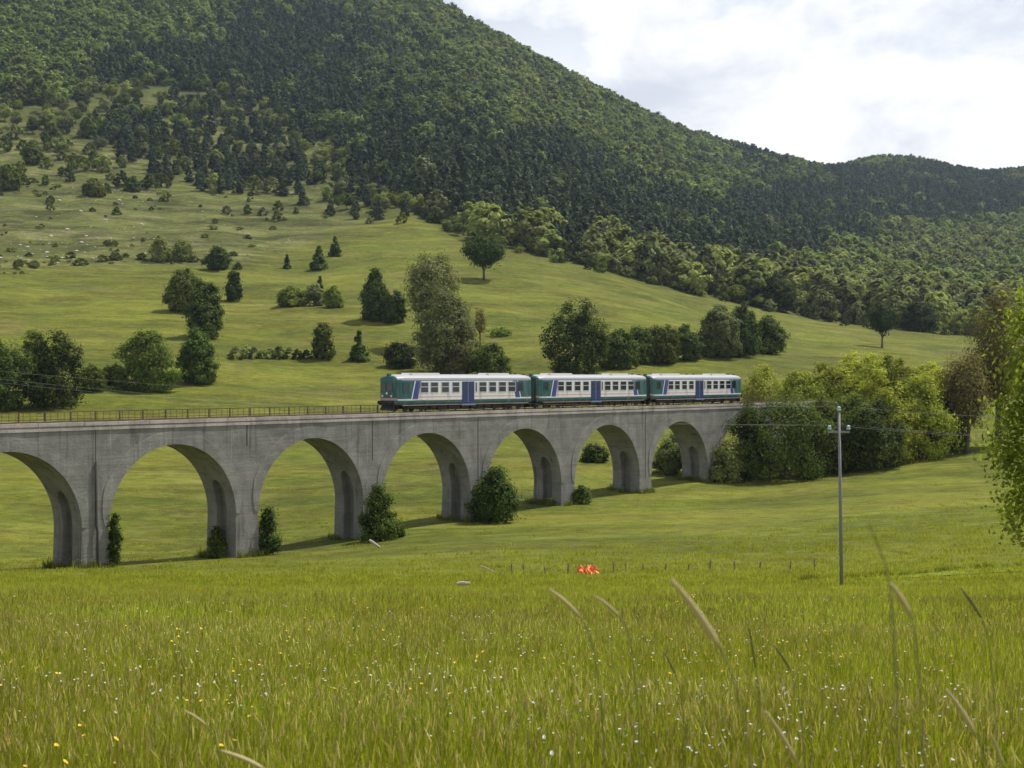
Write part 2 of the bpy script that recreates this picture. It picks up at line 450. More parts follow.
# ---------------------------------------------------------------- haze: thin even air over the valley
hm, t, out = material('valley_air')
pv = t.new('ShaderNodeVolumePrincipled')
pv.inputs['Color'].default_value = (.62, .76, 1.0, 1); pv.inputs['Density'].default_value = 0.00005; pv.inputs['Anisotropy'].default_value = 0.2
t.l.new(pv.outputs[0], out.inputs['Volume'])
ZV = np.stack([XX, YY, ZZ], -1).reshape(-1, 3)
tag(MB().box(ZV[:, 0].min() - 20, ZV[:, 0].max() + 20, -80, 5300, ZV[:, 2].min() - 1.0, max(ZV[:, 2].max(), 400) + 25).build('haze', hm), 'thin pale haze lying over the valley', 'haze', kind='stuff')

# ---------------------------------------------------------------- viaduct
via = tag(empty('railway_viaduct', (OX, OY, 0), TH), 'long grey concrete railway viaduct on round arches crossing the meadow', 'viaduct')
R = 6.5
ZC = -5.78                     # crown of the arches
ZS = ZC - R                    # springing
ZT = -4.36                     # underside of the cornice
HB = PITCH / 2
slabs = [(0, 1.30, None), (1.30, 1.50, -9.75), (1.50, 1.75, -9.40), (1.75, 2.25, -9.25), (2.25, 2.50, -9.40), (2.50, 2.70, -9.75), (2.70, DECK_W, None)]
NICHE = 0.65


def half_open(z, ztop):
    h = R if z <= ZS else math.sqrt(max(0, R * R - (z - ZS) ** 2))
    return h + (NICHE if (ztop is not None and z < ztop - 1e-6) else 0)


def prism(mb, prof, t0, t1):
    """extrude a strip of (s,z) pairs [(sa,za,sb,zb)...] between t0 and t1"""
    n = len(prof); vs = []
    for tt in (t0, t1):
        for (sa, za, sb, zb) in prof: vs += [(sa, tt, za), (sb, tt, zb)]
    o = 2 * n; fs = []
    for k in range(n - 1):
        a, b_, c_, d_ = 2 * k, 2 * k + 1, 2 * k + 3, 2 * k + 2
        fs += [(a, b_, c_, d_), (a + o, d_ + o, c_ + o, b_ + o), (a, d_, d_ + o, a + o), (b_, b_ + o, c_ + o, c_)]
    fs += [(0, o, o + 1, 1), (2 * n - 2, 2 * n - 1, o + 2 * n - 1, o + 2 * n - 2)]
    mb.add(vs, fs)


def arch_half(mb, sm, sgn, t0, t1, ztop):
    # from the springing up to the crown, between the intrados and the pier centre line / top
    zs = [ZS + R * math.sin(a) for a in np.linspace(0, math.pi / 2, 22)]
    if ztop is not None: zs = sorted(set(zs + [ztop, ztop - 1e-4]))
    prof = []
    for z in zs:
        prof.append((sm + sgn * half_open(z, ztop), z, sm + sgn * HB, z))
    prof.append((sm, ZT, sm + sgn * HB, ZT))
    prism(mb, prof, t0, t1)


PIERS = range(-3, 9)
for k in PIERS:
    s0 = k * PITCH
    base = min(hz(*world_st(s0 + a, tt)) for a in (-1.4, 1.4) for tt in (0, 4)) - 1.2
    mb = MB()
    ext = 0.0 if k < 8 else 3.0
    for (t0, t1, ztop) in slabs:
        n_ = NICHE if ztop is not None else 0
        wd = HB - R - n_
        fl = 0.10
        z0, z1 = base, ZS
        y0 = t0 - (fl if t0 == 0 else 0); y1 = t1 + (fl if t1 == DECK_W else 0)
        wb = wd + (fl if n_ == 0 else 0)
        mb.add([(s0 - wb, y0, z0), (s0 + wb + ext, y0, z0), (s0 + wb + ext, y1, z0), (s0 - wb, y1, z0),
                (s0 - wd, t0, z1), (s0 + wd + ext, t0, z1), (s0 + wd + ext, t1, z1), (s0 - wd, t1, z1)],
               [(0, 3, 2, 1), (4, 5, 6, 7), (0, 1, 5, 4), (1, 2, 6, 5), (2, 3, 7, 6), (3, 0, 4, 7)])
    mb.build('pier', M_CONC, via)
for k in list(PIERS)[:-1]:
    sm = (k + .5) * PITCH
    mb = MB()
    for (t0, t1, ztop) in slabs:
        arch_half(mb, sm, 1, t0, t1, ztop); arch_half(mb, sm, -1, t0, t1, ztop)
    sp = mb.build('arch_wall', M_CONC, via)
    mb = MB()
    ring = []
    for a in np.linspace(.02, math.pi - .02, 61):
        wr = .32 + .78 * min(1, math.sin(a) / .42) ** .8
        ring.append((sm + (R - .008) * math.cos(a), ZS + (R - .008) * math.sin(a), sm + (R + wr) * math.cos(a), ZS + (R + wr) * math.sin(a)))
    prism(mb, ring, -0.06, 0.05)
    mb.build('arch_ring', M_RING, via)
mb = MB(); mb.box(8 * PITCH, 8 * PITCH + 6, 0, DECK_W, -14, ZT); mb.build('abutment', M_CONC, via)
S0, S1 = -3 * PITCH - HB, 8 * PITCH + 1
rng = random.Random(3)
mb = MB()
s = S0
while s < S1:                                                 # cornice in cast lengths
    e = min(s + 3.1, S1)
    j = rng.uniform(-.012, .012)
    mb.box(s, e - .03, -.07 + j, DECK_W + .07, ZT, -4.12 + j)
    s = e
mb.build('cornice', M_COPE, via)
MB().box(S0, S1, .03, DECK_W - .03, -4.135, -3.98).build('deck_slab', M_CONC, via)
mb = MB(); mb2 = MB(); s = S0
while s < S1:
    e = min(s + 2.05, S1); j = rng.uniform(-.015, .015)
    mb.box(s, e - .025, -.03 + j, .30, -3.985, -3.70 + j)
    mb2.box(s, e - .025, DECK_W - .30, DECK_W + .03, -3.985, -3.70 + j)
    s = e
mb.build('kerb', M_COPE, via); mb2.build('kerb', M_COPE, via)
# iron railing along the far edge
rl = MB()
for zz, r_ in ((-2.96, .035), (-3.28, .014), (-3.56, .03)): rl.box(S0, S1, DECK_W - .03 - r_, DECK_W - .03 + r_, zz - r_, zz + r_)
s = S0
while s < 7.5 * PITCH:
    rl.box(s, s + .03, DECK_W - .045, DECK_W - .015, -3.75, -2.96); s += .62
railing = rl.build('railing', M_RUST, via)
postm = MB().box(-.05, .05, DECK_W - .08, DECK_W + .02, -3.75, -2.93).box(-.09, .09, DECK_W - .12, DECK_W + .06, -3.72, -3.66).mesh('post', M_RUST)
s = S0 + .5
while s < 7.5 * PITCH:
    o = link('post', postm, railing); o.location = (s, 0, 0); s += 2.35
# joints and drainpipe
for k, z0, z1, wd in ((0, -16.6, -6.9, .13), (3, -11.5, ZT, .05), (5, -16, ZT, .055), (2, -8.2, ZT, .045), (-2, -16, ZT, .05), (1, -6.2, ZT, .06), (7, -9, ZT, .05)):
    sx = k * PITCH + (0.0 if k else .05)
    if k == 0:
        MB().tube([(sx, -.11, z1), (sx, -.11, -12.0), (sx + .02, -.22, -12.6), (sx + .02, -.26, z0 - 1)], .10, 10).build('drainpipe', M_JOINT, via, True)
        MB().box(sx - .03, sx + .03, -.012, .05, z1, ZT).build('expansion_joint', M_JOINT, via)
    else:
        MB().box(sx - wd, sx + wd, -.012, .05, z0, z1).build('expansion_joint', M_JOINT, via)

# ---------------------------------------------------------------- track
trk = tag(empty('railway_track', (OX, OY, 0), TH), 'single railway track on stone ballast along the viaduct top', 'track')
ZR = -3.65
SE = 8.7 * PITCH
mb = MB(); mb.add([(S0, .45, -3.99), (S0, .75, -3.80), (S0, 3.25, -3.80), (S0, 3.55, -3.99), (SE, .45, -3.99), (SE, .75, -3.80), (SE, 3.25, -3.80), (SE, 3.55, -3.99)],
                  [(0, 1, 5, 4), (1, 2, 6, 5), (2, 3, 7, 6)])
mb.build('ballast', M_BALLAST, trk)
for tt in (1.27, 2.70): MB().box(S0, SE, tt - .035, tt + .035, -3.79, ZR).build('rail', M_RAIL, trk)
mb = MB(); s = S0
while s < SE: mb.box(s, s + .24, .80, 3.20, -3.86, -3.775); s += .66
mb.build('sleepers', M_SLEEPER, trk)['kind'] = 'stuff'

# ---------------------------------------------------------------- train
L_, W_ = 21.7, 2.6
lm, t, out = material('railcar_livery')
co = t.coord(); x, y, z = t.xyz(co)
xm = t.m('ABSOLUTE', t.m('SUBTRACT', x, L_ / 2))
q = t.m('ADD', xm, t.m('MULTIPLY', t.m('SUBTRACT', z, 1.2), .28))
TEAL, BLUE, WHT = (.003, .082, .080), (.026, .042, .22), (.68, .68, .69)
c = t.mix(t.band(z, 1.44, 1.56), WHT, (.62, .33, .30))
c = t.mix(t.m('MULTIPLY', t.gt(q, 7.75), t.gt(z, 1.30)), c, BLUE)
c = t.mix(t.m('MULTIPLY', t.gt(q, 8.56), t.gt(z, 1.30)), c, WHT)
c = t.mix(t.m('MULTIPLY', t.gt(q, 8.70), t.gt(z, 1.33)), c, TEAL)
c = t.mix(t.m('LESS_THAN', z, 1.18), c, TEAL)
c = t.mix(t.gt(xm, L_ / 2 - .33), c, TEAL)
c = t.mix(t.m('MULTIPLY', t.gt(xm, L_ / 2 - .3), t.band(z, 1.20, 1.42)), c, (.40, .26, .25))
c = t.mix(t.gt(z, 3.14), c, (.12, .15, .25))
c = t.mix(t.m('MULTIPLY', t.gt(xm, L_ / 2 - .9), t.gt(z, 2.9)), c, TEAL)
c = t.mix(t.m('LESS_THAN', z, .84), c, (.035, .04, .045))
dirt = t.noise(t.scaled(co, 1.2, 1.2, .3), 1.5, 5, .6)
c = t.mix(t.m('MULTIPLY', t.sm(dirt, .46, .72), .45), c, (.20, .18, .16))
b = t.new('ShaderNodeBsdfPrincipled'); t.put(b.inputs['Base Color'], c); b.inputs['Roughness'].default_value = .38
t.l.new(b.outputs[0], out.inputs[0])
M_LIV = lm
M_ROOF = simple('roof_paint', (.30, .31, .33), .5, vary=.15)
M_AC = simple('white_fairing', (.44, .43, .41), .55)
M_GLASS = simple('dark_glass', (.018, .020, .022), .08, vary=.5, scale=1.2)
M_WSCR = simple('windscreen_glass', (.045, .030, .024), .10, vary=.6, scale=1.5)
M_FRAME = simple('grey_window_frame', (.45, .46, .48), .5)
M_DOOR = simple('blue_door_paint', (.009, .027, .115), .4)
M_BLACK = simple('black_underframe', (.022, .020, .019), .85, vary=.4)
M_STEEL = simple('wheel_steel', (.09, .07, .06), .6, metal=.4)
M_LAMP = simple('headlight_glass', (.75, .75, .70), .2)
M_REDL = simple('tail_lamp', (.35, .03, .02), .3)
M_RUBBER = simple('black_bellows', (.014, .014, .015), .9)


def body_section(f, hs):
    """cross section from the lower near edge over the sides; f scales the width, hs the height of the top"""
    h = W_ / 2 * f
    pts = [(-h * .94, .72), (-h, .95), (-h, 3.10), (-h * .985, 3.26)]
    return [(yy, zz) for yy, zz in pts], [(h * .985, 3.26), (h, 3.10), (h, .95), (h * .94, .72)]


def roof_pts(f, top):
    h = W_ / 2 * f
    return [(h * .985 * -math.cos(a), 3.26 + (top - 3.26) * math.sin(a) ** .8) for a in np.linspace(0, math.pi, 13)]


def loft(secs, closed=False):
    mb = MB(); vs = []; fs = []; n = len(secs[0][1])
    for x, pts in secs: vs += [(x, yy, zz) for yy, zz in pts]
    for k in range(len(secs) - 1):
        for i in range(n - 1): fs.append((k * n + i, (k + 1) * n + i, (k + 1) * n + i + 1, k * n + i + 1))
        if closed: fs.append((k * n + n - 1, (k + 1) * n + n - 1, (k + 1) * n, k * n))
    fs.append(tuple(range(n))); fs.append(tuple(range((len(secs) - 1) * n, len(secs) * n))[::-1])
    mb.add(vs, fs)
    return mb


STN = [(0, .72, 3.52), (.10, .80, 3.62), (.30, .90, 3.70), (.7, .97, 3.77), (1.3, 1.0, 3.82)]
STN = STN + [(L_ - x, f, tp) for x, f, tp in STN[::-1]]


def make_railcar():
    root = empty('railcar', (0, 0, 0))
    secs = []
    for x, f, tp in STN:
        a, b_ = body_section(f, tp); secs.append((x, a + b_))
    loft(secs, True).build('body', M_LIV, root)
    rb = loft([(x + (.0 if 0 < x < L_ else (.01 if x == 0 else -.01)), roof_pts(f * 1.004, tp)) for x, f, tp in STN], True)
    rb.build('roof', M_ROOF, root, False)
    # cab forehead in body colour, each end
    for e in (0, 1):
        X = lambda v: v if e == 0 else L_ - v
        fh = []
        for x, f, tp in STN[:3]:
            fh.append((X(x - .012), [(yy * 1.01, zz + .02) for yy, zz in roof_pts(f * 1.004, tp)]))
        loft(fh, True).build('cab_brow', M_LIVT, root)
        MB().box(min(X(.12), X(.45)), max(X(.12), X(.45)), -.16, .16, 3.60, 3.90).build('horn_box', M_LIVT, root)
        for sg in (-1, 1):
            fr = MB().box(min(X(-.03), X(.05)), max(X(-.03), X(.05)), sg * .10 - (.0 if sg > 0 else .72), sg * .10 + (.72 if sg > 0 else 0), 2.02, 2.98).build('windscreen_frame', M_LIVT, root)
            y0, y1 = (.15, .77) if sg > 0 else (-.77, -.15)
            MB().box(min(X(-.045), X(.0)), max(X(-.045), X(.0)), y0, y1, 2.10, 2.90).build('windscreen', M_WSCR, fr)
            MB().lathe([(.02, -.06 if e == 0 else .06), (.11, -.05 if e == 0 else .05), (.12, 0)], (X(0), sg * .62, 1.62), 'x', 14).build('headlight', M_LAMP, root, True)
            MB().lathe([(.02, -.05 if e == 0 else .05), (.06, -.04 if e == 0 else .04), (.07, 0)], (X(0), sg * .40, 1.62), 'x', 12).build('tail_light', M_REDL, root, True)
            bf = MB().tube([(X(.1), sg * .80, .98), (X(-.34), sg * .80, .98)], .07, 10)
            bf.lathe([(.19, -.34 if e == 0 else .34), (.19, -.40 if e == 0 else .40)], (X(0), sg * .80, .98), 'x', 14)
            bf.build('buffer', M_BLACK, root)
        MB().box(min(X(-.06), X(.6)), max(X(-.06), X(.6)), -1.0, 1.0, .74, 1.16).build('buffer_beam', M_BLACK, root)
        MB().box(min(X(-.05), X(.03)), max(X(-.05), X(.03)), -.10, .10, 1.80, 2.02).build('front_plate', M_LAMP, root)
        MB().tube([(X(.0), 0, .92), (X(-.42), 0, .90)], .07, 8).build('coupler', M_BLACK, root)
        pl = MB(); pl.add([(X(.2), -.95, .70), (X(-.15), -.85, .22), (X(-.15), .85, .22), (X(.2), .95, .70), (X(.25), -.95, .68), (X(.2), -.85, .20), (X(.2), .85, .20), (X(.25), .95, .68)],
                          [(0, 1, 2, 3), (4, 7, 6, 5), (0, 4, 5, 1), (3, 2, 6, 7), (1, 5, 6, 2)])
        pl.build('snow_plough', M_BLACK, root)
    fr_w = [(.165, .213), (.233, .281), (.309, .357), (.384, .431), (.579, .63), (.653, .703), (.727, .779), (.80, .853)]
    def win(f0, f1, z0, z1, side, frame_m=M_FRAME, pane_m=M_GLASS, bar=True):
        x0, x1 = f0 * L_, f1 * L_; yb = side * W_ / 2
        ya, yc = (yb - .022, yb + .03) if side < 0 else (yb - .03, yb + .022)
        mb = MB(); b_ = .07
        mb.box(x0 - b_, x1 + b_, ya, yc, z0 - b_, z0); mb.box(x0 - b_, x1 + b_, ya, yc, z1, z1 + b_)
        mb.box(x0 - b_, x0, ya, yc, z0, z1); mb.box(x1, x1 + b_, ya, yc, z0, z1)
        if bar: mb.box(x0, x1, ya, yc, z0 + (z1 - z0) * .52, z0 + (z1 - z0) * .60)
        o = mb.build('window', frame_m, root)
        yp = yb + side * .006
        MB().box(x0, x1, min(yp, yb - side * .02), max(yp, yb - side * .02), z0, z1).build('pane', pane_m, o)
    for side in (-1, 1):
        for f0, f1 in fr_w: win(f0, f1, 1.98, 2.98, side)
        for f0, f1 in ((.872, .912), (.050, .082)):
            win(f0, f1, 2.05, 2.95, side, M_LIVT, M_GLASS, False)
        win(.552, .560, 2.0, 2.95, side, M_FRAME, M_GLASS, False)
        for f0, f1 in ((.453, .4945), (.4985, .540)):
            yb = side * W_ / 2
            y0, y1 = sorted((yb + side * .03, yb - side * .04))
            d_ = MB().box(f0 * L_, f1 * L_, y0, y1, .84, 3.08).build('door', M_DOOR, root)
            y0, y1 = sorted((yb + side * .036, yb))
            MB().box(f0 * L_ + .22, f1 * L_ - .22, y0, y1, 1.95, 2.85).build('door_pane', simple_glass, d_)
        y0, y1 = sorted((side * W_ / 2 + side * .012, side * W_ / 2))
        MB().box(.4945 * L_ + .006, .4985 * L_ - .006, y0, y1, .9, 3.08).build('door_post', M_FRAME, root)
        y0, y1 = sorted((side * (W_ / 2 + .10), side * (W_ / 2 - .2)))
        MB().box(.448 * L_, .545 * L_, y0, y1, .56, .74).build('footstep', M_STEPB, root)
        y0, y1 = sorted((side * (W_ / 2 + .015), side * (W_ / 2 - .1)))
        MB().box(.9, L_ - .9, y0, y1, .655, .715).build('sill_strip', M_SILL, root)
    for f0, f1 in ((.115, .335), (.66, .85)):
        x0, x1 = f0 * L_, f1 * L_
        mb = loft([(x0, [(-.55, 3.70), (-.50, 3.78), (.50, 3.78), (.55, 3.70)]), (x0 + .35, [(-.85, 3.60), (-.72, 3.97), (.72, 3.97), (.85, 3.60)]),
                   (x1 - .35, [(-.85, 3.60), (-.72, 3.97), (.72, 3.97), (.85, 3.60)]), (x1, [(-.55, 3.70), (-.50, 3.78), (.50, 3.78), (.55, 3.70)])], True)
        mb.build('roof_unit', M_AC, root)
    for f in (.455, .53, .93):
        MB().lathe([(.13, 3.7), (.13, 3.88), (.17, 3.90), (.10, 3.98)], (f * L_, .1, 0), 'z', 10).build('roof_vent', M_BLACK, root)
    ub = MB()
    r2 = random.Random(8)
    ub.box(4.9, L_ - 4.9, -.9, .9, .22, .72); ub.box(.8, L_ - .8, -.5, .5, .30, .72)
    x = 5.2
    while x < L_ - 6:
        wd = r2.uniform(.7, 1.7); dz_ = r2.uniform(.12, .34)
        ub.box(x, x + wd, -1.16, -.5, dz_, .70); ub.box(x, x + wd, .5, 1.16, dz_, .70); x += wd + r2.uniform(.1, .5)
    ub.build('underframe', M_BLACK, root)
    for cx in (3.1, L_ - 3.1):
        bg = MB()
        for sg in (-1, 1):
            bg.box(cx - 1.75, cx + 1.75, sg * 1.0 - .06, sg * 1.0 + .06, .30, .58)
            for ax in (-1.2, 1.2): bg.box(cx + ax - .17, cx + ax + .17, sg * 1.0 - .13, sg * 1.0 + .13, .28, .60)
            bg.tube([(cx - .3, sg * 1.02, .55), (cx - .3, sg * 1.02, .80)], .10, 8); bg.tube([(cx + .3, sg * 1.02, .55), (cx + .3, sg * 1.02, .80)], .10, 8)
        bg.box(cx - .3, cx + .3, -1.0, 1.0, .38, .70)
        bo = bg.build('bogie', M_BLACK, root)
        for ax in (-1.2, 1.2):
            for sg in (-1, 1):
                MB().lathe([(.10, -.07), (.38, -.06), (.40, .02), (.43, .03), (.43, .07), (.10, .07)], (cx + ax, sg * .73, .41), 'y', 20).build('wheel', M_STEEL, bo)
    return root


M_LIVT = simple('teal_paint', TEAL, .38, vary=.15)
simple_glass = simple('door_glass', (.02, .03, .07), .12)
M_STEPB = simple('grey_blue_step', (.16, .19, .30), .6)
M_SILL = simple('pinkish_sill', (.36, .25, .24), .7)
S_TR = 34.95
car0 = make_railcar()
cars = [car0, copy_tree(car0), copy_tree(car0)]
for i, (cobj, lb) in enumerate(zip(cars, (
        'white and teal railcar at the head of the train, its green cab front showing',
        'white and teal railcar coupled in the middle between the two others',
        'white and teal railcar at the tail of the train beside the dark thicket'))):
    sx, sy = world_st(S_TR + i * 22.55, 2.0)
    cobj.location = (sx, sy, ZR); cobj.rotation_euler = (0, 0, TH)
    tag(cobj, lb, 'railcar', 'railcars of the train on the viaduct')
for cobj in cars[:2]:
    bl = MB()
    for k in range(5):
        bl.box(L_ + .06 + k * .155, L_ + .06 + k * .155 + .13, -.95, .95, .85, 3.45)
    bl.build('gangway_bellows', M_RUBBER, cobj)

# ---------------------------------------------------------------- trees
def leaf_quads(P, N, size, rng):
    n = len(P)
    N = N / np.maximum(np.linalg.norm(N, axis=1, keepdims=True), 1e-6)
    rv = rng.normal(size=(n, 3)); A = np.cross(N, rv); A /= np.maximum(np.linalg.norm(A, axis=1, keepdims=True), 1e-6)
    B = np.cross(N, A)
    s = size[:, None]
    V = np.stack([P - A * s, P + B * s * .55 + N * s * .12, P + A * s, P - B * s * .55 + N * s * .12], 1)
    return V.reshape(-1, 3), np.arange(4 * n).reshape(n, 4)


def crown_points(rng, h, w, base, n, shape, K=None):
    """points and outward normals for leaves of a crown h tall, w wide, starting at height base*h"""
    K = K or int(np.clip(w * h * 1.6, 60, 200))
    z0 = base * h; hh = h - z0
    if shape in ('cone', 'pine'):
        u = rng.random(K) ** (1.15 if shape == 'cone' else .95); rad = (1 - u) ** (.85 if shape == 'cone' else .5) * w / 2 * (.55 + .45 * rng.random(K)) * (1 + (.18 if shape == 'cone' else 0) * np.sin(u * 34)); an = rng.random(K) * 6.283
        C = np.stack([rad * np.cos(an), rad * np.sin(an), z0 + u * hh * .97], 1)
        rc = (.10 * w) * (1 - u * .75) + .02 * h
        nr_ = np.stack([np.cos(an), np.sin(an), np.full(K, .6)], 1)
    else:
        dirs = rng.normal(size=(K, 3)); dirs /= np.linalg.norm(dirs, axis=1, keepdims=True)
        an = np.arctan2(dirs[:, 1], dirs[:, 0])
        if base < .06:
            pr = {'column': [.60, .86, 1.0, .97, .86, .62, .18], 'teardrop': [.92, 1.0, .92, .74, .52, .30, .08]}.get(shape, [.80, .97, 1.0, .98, .88, .66, .22])
            pr = np.array(pr) * rng.uniform(.86, 1.14, 7)
            zf = rng.random(K) ** .92; hr_ = np.interp(zf, np.linspace(0, 1, 7), pr)
            q1, q2, q3 = rng.uniform(0, 6.28, 3)
            lump = 1 + .17 * np.sin(2 * an + q1 + 3 * zf) + .13 * np.sin(3 * an + q2 - 7 * zf) + .10 * np.sin(5 * an + q3 + 11 * zf)
            zf = zf * (1 - .12 * np.sin(2 * an + q3) * zf)
            rr = hr_ * lump * (.30 + .70 * rng.random(K) ** .35)
            C = np.stack([rr * np.cos(an) * w / 2, rr * np.sin(an) * w / 2, z0 + hh * (.03 + .95 * zf) * (1 + .06 * np.sin(2 * an + q2))], 1)
            dirs = np.stack([np.cos(an) * (1 - .55 * zf), np.sin(an) * (1 - .55 * zf), 1.5 * zf - .45], 1)
        else:
            lobes = rng.normal(size=(7, 3)); lobes[:, 2] = np.abs(lobes[:, 2]) * .9; lobes /= np.linalg.norm(lobes, axis=1, keepdims=True)
            lob = np.max(np.clip(dirs @ lobes.T, 0, 1) ** 5 * rng.uniform(.6, 1, 7), axis=1)
            rad = (.55 + .47 * lob) * (.45 + .55 * rng.random(K) ** .4)
            egg = 1 - .22 * np.clip(dirs[:, 2], 0, 1)
            C = np.stack([dirs[:, 0] * rad * w / 2 * egg, dirs[:, 1] * rad * w / 2 * egg, z0 + hh * .48 + .52 * dirs[:, 2] * rad * hh], 1)
        rc = np.full(K, (.085 * w + .045 * hh)) * rng.uniform(.65, 1.25, K)
        nr_ = dirs
        rc = rc * np.interp(w, [3, 11], [1.15, .64])
    wgt = rc ** 1.6; wgt = wgt / wgt.sum()
    ci = rng.choice(K, n, p=wgt)
    loose = rng.random(n) < .22
    off = np.clip(rng.normal(size=(n, 3)), -1.7, 1.7) * .62 * rc[ci][:, None]; off[:, 2] *= .75
    P = C[ci] + off * np.where(loose, 2.1, 1.0)[:, None]
    P[loose] = P[loose] * np.array([.90, .90, .96])
    kx = (w / 2) / np.percentile(np.hypot(P[:, 0], P[:, 1]), 96); kz = (h - z0) / max(.1, np.percentile(P[:, 2], 99.3) - z0)
    P[:, :2] *= kx; P[:, 2] = z0 + (P[:, 2] - z0) * kz
    C = np.stack([C[:, 0] * kx, C[:, 1] * kx, z0 + (C[:, 2] - z0) * kz], 1)
    P[:, 2] = np.maximum(P[:, 2], .04 * h * rng.random(n) + .02)
    N = nr_[ci] * .75 + off / rc[ci][:, None] * .75 + rng.normal(size=(n, 3)) * .34 + np.array([0, 0, .35])
    return P, N, C


def crown_mesh(name, rng, h, w, base, leaf, dens, shape, mats, max_n=15000, K=None):
    area = math.pi * w * (h * (1 - base)) * (.8 if shape in ('cone', 'pine') else 1.0)
    n = int(np.clip(dens * area / (leaf * leaf * .55), 60, max_n))
    P, N, C = crown_points(rng, h, w, base, n, shape, K)
    size = leaf * rng.uniform(.55, 1.2, n)
    V, Q_ = leaf_quads(P, N, size, rng)
    return fast_mesh(name, V, Q_, mats), C


def trunk_mesh(rng, h, w, base, C, shape):
    r = max(.05, .016 * h + .01 * w)
    mb = MB(); top = h * (.92 if shape in ('cone', 'pine') else .62)
    lean = rng.normal(size=2) * .03 * h
    path = [(lean[0] * k, lean[1] * k, -0.4 + (top + .4) * k) for k in np.linspace(0, 1, 6)]
    mb.tube(path, [r * 1.35, r * 1.05, r * .9, r * .7, r * .45, r * .15], 8)
    if shape not in ('cone', 'pine'):
        for i in rng.choice(len(C), min(9, len(C)), replace=False):
            e = C[i]; zb = min(max(base * h * .8, .12 * h) + .25 * rng.random() * h, e[2] * .8); k = zb / top
            s_ = np.array([lean[0] * k, lean[1] * k, zb])
            m_ = (s_ + e) / 2 + np.array([0, 0, -.04 * h])
            mb.tube([s_, m_, e * .97 + s_ * .03], [r * .45, r * .3, r * .07], 6)
    return mb.mesh('trunk', BARK, True)


TREE_SEED = [100]
def plant(name, px, by, ty, wpx, leafk, label, cat='tree', shape='round', base=.0, dens=2.4, group=None, d=None, dmin=85, leafpx=1.5, max_n=14000, sink=0.0):
    if d is None: x, d, z = ground_at(px, by, dmin)
    else:
        x = (px - CX) / F * d; z = hz(x, d)
    TREE_SEED[0] += 1
    rng = np.random.default_rng(TREE_SEED[0])
    h = max(.5, z_top(ty, d) - z); wd = wpx * d / F
    leaf = float(np.clip(leafpx * d / F, .05, .9))
    me, C = crown_mesh('crown', rng, h, wd, base, leaf, dens, shape, [LEAF[leafk]], max_n)
    root = tag(empty(name, (x, d, z - sink)), label, cat, group)
    link('trunk', trunk_mesh(rng, h, wd, base, C, shape), root)
    link('crown', me, root)
    return root
def z_top(ty, d): return (CY - ty) / F * d


